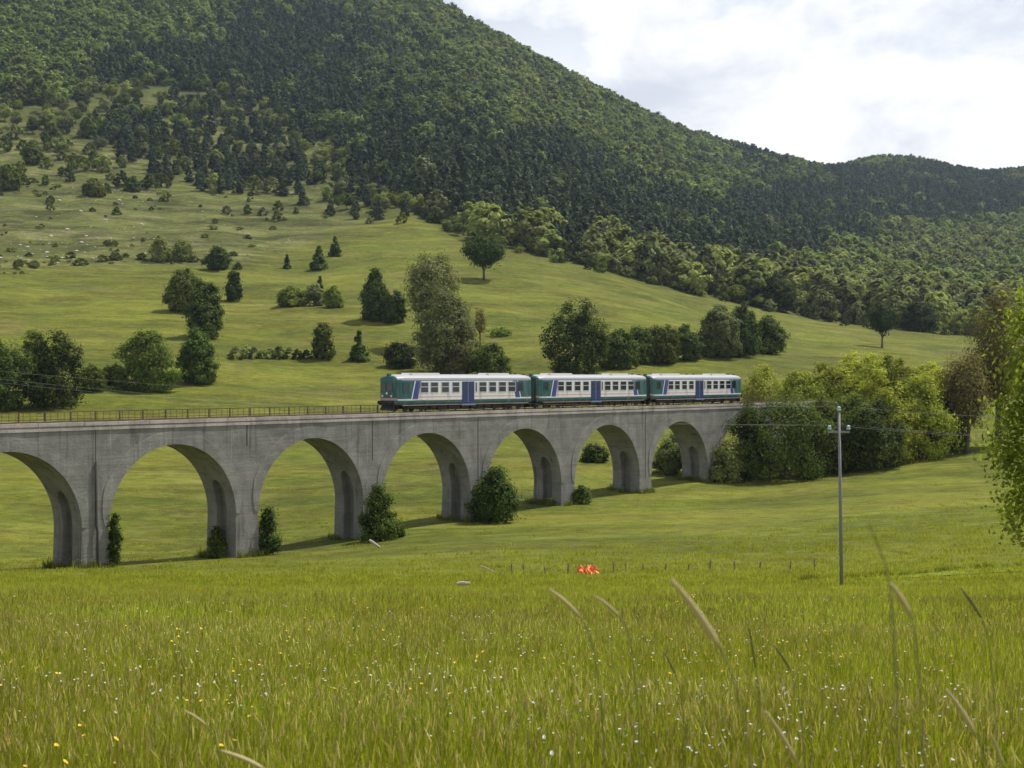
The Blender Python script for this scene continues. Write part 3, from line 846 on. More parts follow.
# (name, px, base row, top row, width px, leaves, label, category, options)
T = [
 ('broadleaf_tree', 6, 410, 342, 62, 'dark', 'dark round tree cut by the left edge of the photo, above the railing', 'tree', {}),
 ('broadleaf_tree', 56, 408, 334, 68, 'dark', 'large dark round tree with a long shadow just above the left railing', 'tree', {}),
 ('broadleaf_tree', 36, 394, 333, 36, 'mid', 'smaller tree poking up between the two dark trees above the left railing', 'tree', {}),
 ('shrub', 92, 392, 366, 30, 'mid', 'low shrub filling the gap between the dark tree and the broad pale-tipped bush', 'shrub', {'base': 0}),
 ('bush', 146, 391, 332, 62, 'mid', 'broad rounded bush with pale leaf tips, widest of those above the railing', 'bush', {'base': 0, 'dens': 1.5}),
 ('bush', 112, 385, 365, 22, 'dark', 'little dark bush touching the foot of the broad pale-tipped bush', 'bush', {'base': 0}),
 ('bush', 197, 384, 331, 42, 'dark', 'compact egg-shaped dark bush to the right of the broad pale-tipped bush', 'bush', {'base': 0}),
 ('broadleaf_tree', 205, 339, 283, 40, 'dark', 'dark tree in front of a paler one on the slope above the egg-shaped bush', 'tree', {}),
 ('broadleaf_tree', 184, 312, 270, 38, 'mid', 'paler tree behind the dark one on the slope above the egg-shaped bush', 'tree', {}),
 ('small_tree', 234, 302, 272, 18, 'dark', 'small slim tree standing alone beside the pair of trees on the upper left slope', 'tree', {}),
 ('small_tree', 323, 359, 324, 24, 'mid', 'upright small tree rising from the hedge line left of the tall willow', 'tree', {'shape': 'column', 'base': .02}),
 ('conifer', 359, 361, 331, 20, 'dark', 'small pointed conifer at the end of the hedge left of the tall willow', 'conifer', {'shape': 'cone', 'base': 0}),
 ('bush', 291, 307, 287, 32, 'mid', 'rounded pale bush, leftmost in the middle row of bushes on the slope', 'bush', {'base': 0}),
 ('bush', 314, 306, 284, 22, 'silver', 'greyish bush in the centre of the middle row of bushes on the slope', 'bush', {'base': 0}),
 ('conifer', 320, 303, 277, 11, 'dark', 'pointed little conifer sticking out of the middle row of bushes', 'conifer', {'shape': 'cone', 'base': 0}),
 ('bush', 334, 307, 286, 20, 'mid', 'bush at the right end of the middle row of bushes on the slope', 'bush', {'base': 0}),
 ('conifer', 319, 270, 247, 18, 'dark', 'bushy dark conifer in the upper trio below the rocky pasture', 'conifer', {'shape': 'cone', 'base': 0}),
 ('conifer', 335, 257, 237, 12, 'dark', 'slender dark conifer at the upper end of the trio below the rocky pasture', 'conifer', {'shape': 'cone', 'base': 0}),
 ('conifer', 287, 269, 255, 8, 'dark', 'tiny dark conifer standing alone left of the trio below the rocky pasture', 'conifer', {'shape': 'cone', 'base': 0}),
 ('broadleaf_tree', 375, 321, 270, 32, 'dark', 'tall dark tree left of the big grey-green willow', 'tree', {'base': .02}),
 ('broadleaf_tree', 393, 323, 292, 26, 'dark', 'shorter dark tree squeezed between the tall dark tree and the willow', 'tree', {'base': .02}),
 ('willow_tree', 430, 350, 254, 56, 'silver', 'tall grey-green willow, highest of the trees above the train', 'tree', {'base': .08, 'dens': 1.5}),
 ('willow_tree', 447, 376, 294, 76, 'silver', 'wide grey-green willow standing in front of the tallest one', 'tree', {'base': .05, 'dens': 1.3}),
 ('broadleaf_tree', 455, 379, 336, 34, 'brown', 'reddish-brown leaved tree at the foot of the willows', 'tree', {'base': .05}),
 ('shrub', 401, 368, 343, 34, 'dark', 'dark low shrub in the shade left of the willows', 'shrub', {'base': 0}),
 ('bush', 490, 382, 345, 46, 'mid', 'light green round bush directly above the first railcar', 'bush', {'base': 0}),
 ('sapling', 480, 345, 308, 14, 'brown', 'thin reddish sapling right of the willow crown', 'tree', {'base': .2, 'dens': .6}),
 ('shrub', 500, 336, 327, 24, 'mid', 'low flat shrub in the grass right of the willow', 'shrub', {'base': 0, 'dens': 1.0}),
 ('oak_tree', 484, 280, 236, 40, 'dark', 'lone round oak with a bare trunk on the open upper meadow', 'tree', {'base': .20}),
 ('broadleaf_tree', 577, 377, 302, 66, 'dark', 'big dense dark tree rising behind the joint of first and second railcars', 'tree', {'base': 0}),
 ('broadleaf_tree', 618, 368, 331, 38, 'dark', 'small dark tree, leftmost of the row right of the big dense dark tree', 'tree', {'base': 0}),
 ('broadleaf_tree', 640, 364, 328, 36, 'dark', 'second tree in the row right of the big dense dark tree', 'tree', {'base': 0}),
 ('broadleaf_tree', 662, 364, 327, 38, 'mid', 'paler tree in the middle of the row above the second railcar', 'tree', {'base': 0}),
 ('broadleaf_tree', 684, 360, 326, 36, 'dark', 'last tree in the row above the second railcar before the tiny bush', 'tree', {'base': 0}),
 ('bush', 699, 356, 339, 12, 'dark', 'tiny dark bush in the gap before the pale-leaved tree', 'bush', {'base': 0}),
 ('broadleaf_tree', 719, 357, 307, 46, 'silver', 'pale-leaved tree, left one of the touching pair above the third railcar', 'tree', {'base': .03}),
 ('broadleaf_tree', 742, 356, 306, 38, 'dark', 'darker tree, right one of the touching pair above the third railcar', 'tree', {'base': .03}),
 ('broadleaf_tree', 768, 354, 317, 36, 'dark', 'small separate tree at the right end of the row above the third railcar', 'tree', {'base': .03}),
 ('oak_tree', 777, 311, 273, 40, 'dark', 'broad dark oak on the meadow edge against the pale woods', 'tree', {'base': .02}),
 ('small_tree', 882, 348, 305, 26, 'dark', 'lone small tree on a visible trunk in the right meadow', 'tree', {'base': .24}),
 ('oak_tree', 919, 332, 303, 38, 'dark', 'dark spreading oak at the meadow edge right of the lone small tree', 'tree', {'base': .05}),
 # at the foot of the viaduct
 ('shrub', 114, 569, 514, 16, 'dark', 'narrow shrub growing against the pier with the drainpipe', 'shrub', {'base': 0, 'd': 114.0, 'dens': 1.3}),
 ('shrub', 217, 560, 527, 20, 'dark', 'leafy shrub against the inner face of the second pier', 'shrub', {'base': 0, 'd': 124.5}),
 ('shrub', 268, 556, 508, 26, 'dark', 'ragged pointed shrub on the right of the second pier', 'shrub', {'base': 0, 'd': 126.5, 'shape': 'teardrop', 'dens': 1.5}),
 ('bush', 380, 541, 486, 44, 'dark', 'tall pointed bush hiding the foot of the third pier', 'bush', {'base': 0, 'd': 134.0, 'shape': 'teardrop'}),
 ('bush', 495, 523, 468, 50, 'dark', 'wide leafy bush hiding the foot of the fourth pier', 'bush', {'base': 0, 'd': 147.0}),
 ('bush', 582, 506, 486, 20, 'dark', 'low round bush at the foot of the fifth pier', 'bush', {'base': 0, 'd': 161.0}),
 ('bush', 594, 462, 445, 30, 'dark', 'dark bush in the meadow seen through the sixth arch', 'bush', {'base': 0, 'dmin': 185}),
 ('bush', 674, 478, 434, 44, 'light', 'bright green bush seen through the last open arch', 'bush', {'base': 0, 'dmin': 190}),
 ('bush', 728, 482, 442, 34, 'light', 'bright green bush beside the last pier below the dark thicket', 'bush', {'base': 0, 'd': 183}),
 # thicket on the embankment
 ('thicket_tree', 785, 488, 398, 94, 'dark', 'largest dark tree of the thicket, in front of the viaduct end', 'tree', {'base': 0, 'd': 184, 'dens': 1.7}),
 ('thicket_tree', 750, 481, 404, 46, 'dark', 'dark leafy tree hiding the end of the viaduct wall', 'tree', {'base': 0, 'd': 187}),
 ('thicket_tree', 822, 486, 399, 58, 'mid', 'medium green tree of the thicket behind the utility pole', 'tree', {'base': 0, 'd': 189}),
 ('thicket_tree', 872, 478, 400, 70, 'dark', 'dark rounded tree of the thicket just right of the utility pole', 'tree', {'base': 0, 'd': 190}),
 ('thicket_tree', 908, 472, 380, 72, 'mid', 'olive green tree of the thicket right of the dark rounded one', 'tree', {'base': 0, 'd': 200}),
 ('thicket_tree', 936, 462, 370, 66, 'yellow', 'yellowish tree at the right front of the thicket', 'tree', {'base': 0, 'd': 206}),
 ('thicket_tree', 948, 458, 392, 36, 'dark', 'dark tree below the brown tree at the right end of the thicket', 'tree', {'base': 0, 'd': 203}),
 ('thicket_tree', 848, 478, 396, 52, 'mid', 'olive green tree filling the gap of the thicket just right of the pole top', 'tree', {'base': 0, 'd': 194}),
 ('acacia_tree', 893, 470, 388, 60, 'yellow', 'yellow-green tree standing low on the bank in front of the track', 'tree', {'base': 0, 'd': 193, 'dens': 1.2}),
 ('acacia_tree', 920, 470, 378, 64, 'yellow', 'tall yellow-green tree on the bank between the olive and the yellowish tree', 'tree', {'base': 0, 'd': 196, 'dens': 1.2}),
 ('acacia_tree', 762, 405, 366, 54, 'yellow', 'sparse yellow-green tree right behind the tail of the train', 'tree', {'base': 0, 'd': 226, 'dens': .8}),
 ('acacia_tree', 798, 408, 372, 50, 'yellow', 'low yellow-green bush on the bank behind the viaduct end', 'tree', {'base': 0, 'd': 222, 'dens': 1.0}),
 ('acacia_tree', 826, 410, 364, 56, 'yellow', 'yellow-green tree behind the top of the utility pole', 'tree', {'base': 0, 'd': 224, 'dens': 1.2}),
 ('acacia_tree', 860, 412, 354, 70, 'yellow', 'brightest yellow-green crown in the middle of the thicket', 'tree', {'base': 0, 'd': 226, 'dens': 1.3}),
 ('acacia_tree', 893, 412, 356, 66, 'yellow', 'tall yellow-green tree of the thicket left of the brown trees', 'tree', {'base': 0, 'd': 228, 'dens': 1.3}),
 ('acacia_tree', 928, 412, 364, 60, 'yellow', 'yellow-green tree of the thicket next to the brown foliage', 'tree', {'base': 0, 'd': 230, 'dens': 1.2}),
 ('broadleaf_tree', 872, 400, 358, 20, 'dark', 'small dark tree top rising out of the yellow-green crowns', 'tree', {'base': 0, 'd': 234}),
 ('plum_tree', 966, 440, 355, 46, 'brown', 'brown-leaved tree at the right end of the thicket', 'tree', {'base': .1, 'd': 200, 'dens': 1.0}),
 ('plum_tree', 998, 445, 290, 60, 'brown', 'tall brownish tree behind the bright lime branches at right edge', 'tree', {'base': .1, 'd': 208, 'dens': .8}),
 # hedge below the rocky pasture
 ('bush', 160, 262, 236, 26, 'light', 'light green bush at the left of the hedge below the rocky pasture', 'bush', {'base': 0, 'dens': 1.0}),
 ('bush', 182, 262, 240, 26, 'light', 'light green bush at the centre of the hedge below the rocky pasture', 'bush', {'base': 0, 'dens': 1.0}),
 ('bush', 218, 270, 247, 26, 'dark', 'dark bush at the right end of the hedge below the rocky pasture', 'bush', {'base': 0}),
 ('bush', 10, 190, 165, 24, 'mid', 'round bush on the rough pasture at the left edge of the photo', 'bush', {'base': 0}),
 ('bush', 95, 197, 179, 24, 'mid', 'round bush standing by itself above the rocky pasture', 'bush', {'base': 0}),
 ('tree', 32, 165, 141, 22, 'mid', 'rounded tree at the upper left corner of the rough pasture', 'tree', {}),
 ('tree', 89, 138, 114, 18, 'mid', 'rounded tree under the forest edge at upper left', 'tree', {}),
]
for (nm, px, by, ty, wp, lk, lb, cat, op) in T:
    op = dict(op)
    if nm == 'tree': nm = 'broadleaf_tree'
    plant(nm, px, by, ty, wp, lk, lb, cat, **op)

# small copies: protos of unit height, copied with obj.copy()
def proto(rng_seed, shape, leafk, wh, base, leaf, dens, trunk=True):
    rng = np.random.default_rng(rng_seed)
    me, C = crown_mesh('foliage', rng, 10.0, 10.0 * wh, base, leaf, dens, shape, [LEAF[leafk], BARK], 2500, K=34)
    if trunk:
        tm = trunk_mesh(rng, 10.0, 10.0 * wh, base, C, shape)
        import bmesh
        bm = bmesh.new(); bm.from_mesh(me); k = len(bm.faces); bm.from_mesh(tm); bm.faces.ensure_lookup_table()
        for f in bm.faces[k:]: f.material_index = 1
        bm.to_mesh(me); bm.free()
    return me


PR_DEC = [proto(11 + i, 'round', lk, wh, .10, .62, 1.5) for i, (lk, wh) in enumerate([('mid', .85), ('light', .8), ('mid', .95), ('light', .9), ('silver', .85), ('dark', .9)])]
PR_PINE = [proto(31 + i, 'pine', 'pine', wh, .10, .55, 1.8) for i, wh in enumerate([.50, .60, .46])]
PR_BUSH = [proto(41 + i, 'round', lk, wh, 0.0, .75, 1.5, False) for i, (lk, wh) in enumerate([('mid', 1.2), ('dark', 1.1), ('light', 1.3), ('silver', 1.2)])]
rs = random.Random(77)
def small(meshes, name, px, by, hpx, label, cat, group, squash=1.0):
    x, d, z = ground_at(px, by, 250)
    o = link(name, rs.choice(meshes)); o.location = (x, d, z - .1)
    k = hpx * d / F / 10.0
    o.scale = (k * squash, k * squash, k); o.rotation_euler = (0, 0, rs.uniform(0, 6.28))
    return tag(o, label, cat, group)

# low bushes knitting the row behind the train together
for px in (606, 629, 650, 652, 673, 694, 706, 731, 733, 757):
    small(PR_BUSH[:2], 'row_bush', px + rs.uniform(-2, 2), np.interp(px, [600, 640, 700, 760], [371, 366, 358, 355]) + rs.uniform(-1, 1), rs.uniform(12, 20), 'low dark bush filling a gap in the tree row behind the train', 'bush', 'low bushes in the tree row behind the train', .9)
# hedge line left of the willows
for px in range(236, 316, 9):
    small(PR_BUSH, 'hedge_bush', px + rs.uniform(-2, 2), 359 + rs.uniform(-1, 1), rs.uniform(9, 14), 'low bush in the hedge line left of the small upright tree', 'bush', 'bushes of the low hedge above the left railing', 1.1)
# bushes fringing the rocky pasture
for k in range(46):
    px = rs.choice([rs.gauss(40, 22), rs.gauss(112, 18), rs.gauss(200, 24), rs.uniform(0, 245)])
    if not -6 < px < 250: continue
    small(PR_BUSH, 'pasture_bush', px, np.interp(px, [0, 60, 150, 240], [271, 267, 262, 267]) + rs.gauss(-2.5, 3), rs.choice([2, 3, 3, 4, 5, 7]), 'small scrubby bush along the lower edge of the rocky pasture', 'bush', 'scrub along the rocky pasture edge', rs.uniform(1.1, 1.9))
# scattered bushes on the rough pasture
k = 0
while k < 95:
    px = rs.uniform(-10, 420); py = rs.uniform(130, 232)
    lo = np.interp(px, [0, 120, 250, 330, 420], [125, 125, 165, 190, 222]); hi = np.interp(px, [0, 120, 260, 420], [205, 222, 226, 240])
    if not lo < py < hi: continue
    if py > 195 and rs.random() < .5: continue
    small(PR_BUSH, 'scattered_bush', px, py, rs.uniform(7, 17) * (.7 if py > 195 else 1), 'round bush scattered over the rough pasture under the woods', 'bush', 'bushes scattered on the rough pasture', 1.0); k += 1
k = 0
while k < 85:
    px = rs.uniform(-8, 330); py = rs.uniform(180, 268)
    if py > np.interp(px, [0, 60, 150, 240, 330], [270, 266, 260, 262, 240]): continue
    if math.sin(px / 17.0) + math.sin(py / 5.0 + px / 40.0) < rs.uniform(-.4, .9): continue
    small(PR_BUSH, 'pasture_shrub', px, py, rs.choice([1.5, 2, 2, 3, 3, 4, 5]), 'tiny low shrub among the stones of the rough pasture', 'shrub', 'tiny shrubs on the rough pasture', rs.uniform(1.2, 2.0)); k += 1
# dark pines on the open slope
clusters = [(150, 160, 40, 14), (215, 172, 45, 14), (250, 182, 35, 12), (175, 140, 45, 12), (300, 165, 40, 22), (345, 185, 40, 18), (265, 135, 50, 18), (120, 135, 25, 12), (385, 205, 25, 10), (210, 115, 60, 10)]
k = 0
while k < 290:
    cx, cy, sx, sy = rs.choice(clusters)
    px = rs.gauss(cx, sx * .7); py = rs.gauss(cy, sy * .75)
    if px < 92 or py < edge_row(px) - 12 or py > np.interp(px, [90, 200, 260, 420], [172, 192, 205, 232]): continue
    small(PR_PINE, 'pine_tree', px, py, rs.uniform(13, 21), 'dark pine among the others on the open slope below the forest', 'pine tree', 'pines on the open slope', rs.uniform(.9, 1.25)); k += 1
k = 0
while k < 120:
    px = rs.uniform(0, 420); py = edge_row(px) + rs.uniform(-6, 55)
    if py > np.interp(px, [0, 200, 260, 420], [150, 172, 190, 228]): continue
    small(PR_DEC, 'slope_tree', px, py, rs.uniform(11, 18), 'leafy tree among the pines on the open slope', 'tree', 'leafy trees among the pines'); k += 1
# pale trees along the wood's foot
k = 0
while k < 230:
    px = rs.uniform(395, 1040); e = float(edge_row(px)); py = e + rs.uniform(-30 if px > 500 else -14, 4) + (0 if px > 470 else rs.uniform(0, 6))
    small(PR_DEC[:5] + [PR_DEC[1], PR_DEC[3]], 'woodland_tree', px, py, rs.uniform(10, 19) * np.interp(px, [400, 550, 1024], [.8, 1, 1]), 'pale leafy tree along the foot of the mountain woods', 'tree', 'pale trees along the edge of the woods', rs.uniform(.9, 1.2)); k += 1
for k in range(60):
    px = rs.uniform(395, 1000); e = float(edge_row(px))
    small(PR_BUSH, 'woodland_bush', px, e + rs.uniform(0, 6), rs.uniform(6, 12), 'low bush at the upper edge of the open meadow', 'bush', 'bushes along the edge of the woods', 1.1)

# rocks
M_ROCK = simple('limestone', (.40, .38, .34), .95, vary=.45, scale=2)
rock_me = []
for sd_ in range(3):
    r3 = np.random.default_rng(sd_); mb = MB(); n = 7
    prof = []
    vs = []; fs = []
    for i, (rr, hh) in enumerate(((.8, 0), (1, .3), (.75, .62), (.3, .8))):
        for qn in range(n):
            a = 6.283 * qn / n; q_ = rr * r3.uniform(.75, 1.2); vs.append((q_ * math.cos(a), q_ * math.sin(a), hh * r3.uniform(.8, 1.15)))
    for i in range(3):
        for qn in range(n): fs.append((i * n + qn, i * n + (qn + 1) % n, (i + 1) * n + (qn + 1) % n, (i + 1) * n + qn))
    fs.append(tuple(range(3 * n, 4 * n)))
    rock_me.append(mb.add(vs, fs).mesh('rock', M_ROCK))
k = 0
while k < 130:
    if k < 60: px, py = rs.gauss(50, 50), rs.gauss(250, 9)
    elif k < 85: px, py = rs.gauss(90, 25), rs.gauss(195, 6)
    else: px, py = rs.uniform(0, 300), rs.uniform(185, 266)
    if py > np.interp(px, [0, 60, 150, 300], [272, 267, 262, 242]) or px < -5 or px > 310: continue
    x, d, z = ground_at(px, py, 300)
    o = link('rock', rs.choice(rock_me)); o.location = (x, d, z - .12); q_ = rs.uniform(.25, .6) * (1.7 if rs.random() < .12 else 1)
    o.scale = (q_ * rs.uniform(1, 1.5), q_, q_ * rs.uniform(.8, 1.3)); o.rotation_euler = (0, 0, rs.uniform(0, 6.28))
    tag(o, 'pale limestone rock lying in the rough pasture', 'rock', 'pale rocks on the rough pasture'); k += 1

# ---------------------------------------------------------------- scattering of what nobody could count
def scatter(name, pts, rots, scl, idxs, protos, label, cat, kind='stuff'):
    coll = bpy.data.collections.new(name + '_source')
    for i, me in enumerate(protos):
        o = bpy.data.objects.new('%s_source_%02d' % (name, i), me); coll.objects.link(o)
    me = bpy.data.meshes.new(name)
    me.vertices.add(len(pts)); me.vertices.foreach_set('co', np.asarray(pts, np.float32).ravel())
    a = me.attributes.new('rot', 'FLOAT_VECTOR', 'POINT'); a.data.foreach_set('vector', np.asarray(rots, np.float32).ravel())
    a = me.attributes.new('scl', 'FLOAT_VECTOR', 'POINT'); a.data.foreach_set('vector', np.asarray(scl, np.float32).ravel())
    a = me.attributes.new('pick', 'INT', 'POINT'); a.data.foreach_set('value', np.asarray(idxs, np.int32))
    me.update()
    o = link(name, me)
    ng = bpy.data.node_groups.new(name, 'GeometryNodeTree')
    ng.interface.new_socket('Geometry', in_out='INPUT', socket_type='NodeSocketGeometry')
    ng.interface.new_socket('Geometry', in_out='OUTPUT', socket_type='NodeSocketGeometry')
    N = ng.nodes; Lk = ng.links
    gi = N.new('NodeGroupInput'); go = N.new('NodeGroupOutput')
    ip = N.new('GeometryNodeInstanceOnPoints'); ip.inputs['Pick Instance'].default_value = True
    ci = N.new('GeometryNodeCollectionInfo'); ci.inputs['Collection'].default_value = coll
    ci.inputs['Separate Children'].default_value = True; ci.inputs['Reset Children'].default_value = True
    def na(nm, dt):
        n = N.new('GeometryNodeInputNamedAttribute'); n.data_type = dt; n.inputs['Name'].default_value = nm
        return n.outputs['Attribute']
    er = N.new('FunctionNodeEulerToRotation')
    Lk.new(na('rot', 'FLOAT_VECTOR'), er.inputs[0]); Lk.new(er.outputs[0], ip.inputs['Rotation'])
    Lk.new(na('scl', 'FLOAT_VECTOR'), ip.inputs['Scale']); Lk.new(na('pick', 'INT'), ip.inputs['Instance Index'])
    Lk.new(gi.outputs[0], ip.inputs['Points']); Lk.new(ci.outputs[0], ip.inputs['Instance']); Lk.new(ip.outputs[0], go.inputs[0])
    md = o.modifiers.new('scatter', 'NODES'); md.node_group = ng
    return tag(o, label, cat, None, kind)


rg = np.random.default_rng(42)
def vnoise(x, y, seed):
    r4 = np.random.default_rng(seed); v = 0
    for k in range(6):
        p, q_ = r4.uniform(0, 6.28, 2); v = v + np.sin(x * math.cos(p) + y * math.sin(p) + q_)
    return v / 2.4

STEP = 8.0
gx, gy = np.meshgrid(np.arange(-900, 1250, STEP), np.arange(480, 2450, STEP))
gx = gx.ravel() + rg.uniform(-.5, .5, gx.size) * STEP * 1.3; gy = gy.ravel() + rg.uniform(-.5, .5, gy.size) * STEP * 1.3
fpx, fpy = proj(gx, gy)
inside = (fpx > -140) & (fpx < 1170) & (fpy > -90)
e = edge_row(fpx)
p_in = np.clip((e + 3 + 5 * vnoise(gx / 25, gy / 25, 3) - fpy) / 9 + .0, 0, 1)
clear = np.exp(-(((fpx - 165) / 75) ** 2 + ((fpy - 98) / 12) ** 2)) + np.exp(-(((fpx - 300) / 25) ** 2 + ((fpy - 120) / 14) ** 2)) * .7
keep = inside & (rg.random(gx.size) < p_in) & (rg.random(gx.size) > clear * .8)
# hidden behind the ridge by more than a little: skip
keep &= gy < np.interp(fpx, *_rdp) * 1.03
gx, gy, fpx, fpy = gx[keep], gy[keep], fpx[keep], fpy[keep]
gz = H(gx, gy)
def blob(cx, cy, sx, sy, a=1): return a * np.exp(-(((fpx - cx) / sx) ** 2 + ((fpy - cy) / sy) ** 2))
pine_p = .12 + blob(300, 75, 120, 60, .8) + blob(430, 160, 110, 55, .95) + blob(560, 205, 100, 40, .95) + blob(680, 235, 110, 38, .8) + blob(780, 245, 80, 40, .7) \
    + blob(960, 205, 110, 32, .95) + blob(770, 160, 50, 18, .7) + blob(130, 80, 130, 25, .7) + blob(360, 200, 50, 30, .8) + blob(870, 200, 70, 30, .5)
pine_p = pine_p - blob(560, 110, 90, 40, .5) - blob(950, 265, 60, 24, .9) - blob(60, 50, 90, 40, .3)
pine_p = np.clip(((pine_p + .26 * vnoise(gx / 45, gy / 45, 9)) - .42) * 2.0 + .42, .07, .95)
isp = rg.random(len(gx)) < pine_p
shade_deep = np.clip(blob(370, 110, 130, 50) + blob(930, 190, 140, 40), 0, 1)  # first blob paints a cloud's shadow by picking darker leaves; second is dark far woods
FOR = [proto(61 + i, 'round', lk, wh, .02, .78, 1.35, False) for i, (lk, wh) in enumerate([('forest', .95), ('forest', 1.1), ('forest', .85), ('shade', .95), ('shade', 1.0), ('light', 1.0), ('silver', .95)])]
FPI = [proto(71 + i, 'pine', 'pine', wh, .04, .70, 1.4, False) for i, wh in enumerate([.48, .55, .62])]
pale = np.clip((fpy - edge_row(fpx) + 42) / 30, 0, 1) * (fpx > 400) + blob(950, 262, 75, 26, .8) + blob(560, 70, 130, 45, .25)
for nm, sel, prs, hr, lb in (('pine_forest', isp, FPI, (9, 18), 'dark pine forest covering the middle of the mountain'), ('broadleaf_forest', ~isp, FOR, (6.5, 19), 'mid green leafy forest covering the mountain up to the ridge')):
    n = int(sel.sum())
    hgt = rg.uniform(hr[0], hr[1], n) / 10
    wdt = hgt * rg.uniform(.85, 1.2, n)
    if prs is FOR:
        pk = np.where(rg.random(n) < shade_deep[sel] * .8 + .15, rg.integers(3, 5, n), rg.integers(0, 3, n))
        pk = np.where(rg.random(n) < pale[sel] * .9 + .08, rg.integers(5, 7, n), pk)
    else: pk = rg.integers(0, 3, n)
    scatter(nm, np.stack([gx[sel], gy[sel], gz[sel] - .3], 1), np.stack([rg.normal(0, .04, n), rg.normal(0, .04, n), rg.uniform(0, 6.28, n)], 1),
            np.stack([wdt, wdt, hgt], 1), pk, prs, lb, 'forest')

# ---- meadow grass (and weeds below)
def grass_mat(name, c0, c1, c2):   # blades, each a little different
    m, t, out = material(name)
    geo = t.new('ShaderNodeNewGeometry'); oi = t.new('ShaderNodeObjectInfo')
    r_ = geo.outputs['Random Per Island']
    c = t.mix(r_, c0, c1)
    c = t.mix(t.m('MULTIPLY', t.gt(t.m('FRACT', t.m('MULTIPLY', r_, 17.3)), .84), .85), c, c2)
    patch = t.noise(geo.outputs['Position'], .22, 3, .6)
    hs = t.new('ShaderNodeHueSaturation'); t.put(hs.inputs['Color'], c)
    t.put(hs.inputs['Value'], t.m('ADD', .45, t.m('ADD', t.m('MULTIPLY', oi.outputs['Random'], .50), t.m('MULTIPLY', patch, .75))))
    t.put(hs.inputs['Hue'], t.m('ADD', .475, t.m('MULTIPLY', patch, .05)))
    b = t.new('ShaderNodeBsdfPrincipled'); t.put(b.inputs['Base Color'], hs.outputs[0]); b.inputs['Roughness'].default_value = .5; b.inputs['Specular IOR Level'].default_value = .10
    tr = t.new('ShaderNodeBsdfTranslucent'); t.put(tr.inputs[0], t.mix(1.0, hs.outputs[0], (1.35, 1.3, .7), 'MULTIPLY'))
    mxs = t.new('ShaderNodeMixShader'); mxs.inputs[0].default_value = .45
    t.l.new(b.outputs[0], mxs.inputs[1]); t.l.new(tr.outputs[0], mxs.inputs[2]); t.l.new(mxs.outputs[0], out.inputs[0])
    return m


M_GRASS = grass_mat('grass_blades', (.205, .262, .020), (.350, .385, .038), (.460, .420, .110))
M_FARG = grass_mat('mid_grass_blades', (.235, .285, .028), (.345, .385, .050), (.380, .350, .095))
M_SHORTG = grass_mat('low_grass_blades', (.195, .235, .022), (.285, .315, .040), (.30, .27, .07))
M_TUFT = grass_mat('short_grass_blades', (.115, .138, .016), (.180, .188, .026), (.190, .160, .050))
M_SEED = grass_mat('grass_seed_heads', (.44, .46, .14), (.62, .58, .28), (.42, .36, .15))
M_YEL = simple('yellow_petals', (.80, .50, .02), .6)
M_WHI = simple('white_petals', (.80, .80, .82), .6)
M_STRAW = simple('dry_straw', (.42, .34, .17), .7, vary=.2)
M_GSTALK = simple('green_stalk', (.13, .135, .045), .7, vary=.2)


def clump(seed, nb, rad, hmin, hmax, wid, heads, mat=None):
    r5 = np.random.default_rng(seed); mb = MB()
    for b_ in range(nb):
        a, rr = r5.uniform(0, 6.283), rad * math.sqrt(r5.random()); x0, y0 = rr * math.cos(a), rr * math.sin(a)
        h = r5.uniform(hmin, hmax) * (1.0 if r5.random() > .15 else 1.3); la = r5.uniform(0, 6.283); lean = h * abs(r5.normal(.12, .12)); wv = wid * r5.uniform(.6, 1.2)
        pa = r5.uniform(0, 3.14); ax, ay = math.cos(pa) * wv, math.sin(pa) * wv
        vs = []
        for k, f in enumerate((0, .4, .75, 1.0)):
            cx, cy, cz = x0 + lean * f ** 1.9 * math.cos(la), y0 + lean * f ** 1.9 * math.sin(la), h * f * (1 - .12 * f)
            ww = (1, .9, .6, .08)[k]
            vs += [(cx - ax * ww, cy - ay * ww, cz), (cx + ax * ww, cy + ay * ww, cz)]
        mb.add(vs, [(0, 1, 3, 2), (2, 3, 5, 4), (4, 5, 7, 6)])
    for b_ in range(heads):
        a, rr = r5.uniform(0, 6.283), rad * r5.random(); x0, y0 = rr * math.cos(a), rr * math.sin(a)
        h = hmax * r5.uniform(.85, 1.30); la = r5.uniform(0, 6.283); lean = h * abs(r5.normal(.15, .12)); wv = wid * .35
        p = [(x0 + lean * f * f * math.cos(la), y0 + lean * f * f * math.sin(la), h * f) for f in (0, .4, .80, .88, .94, 1.0)]
        mb.tube(p[:4], wv, 3, False, 0)
        mb.tube(p[3:], [wv, wid * r5.uniform(.45, .8), wv * .5], 4, True, 1)
    return mb.mesh('grass_clump', [mat or M_GRASS, M_SEED])


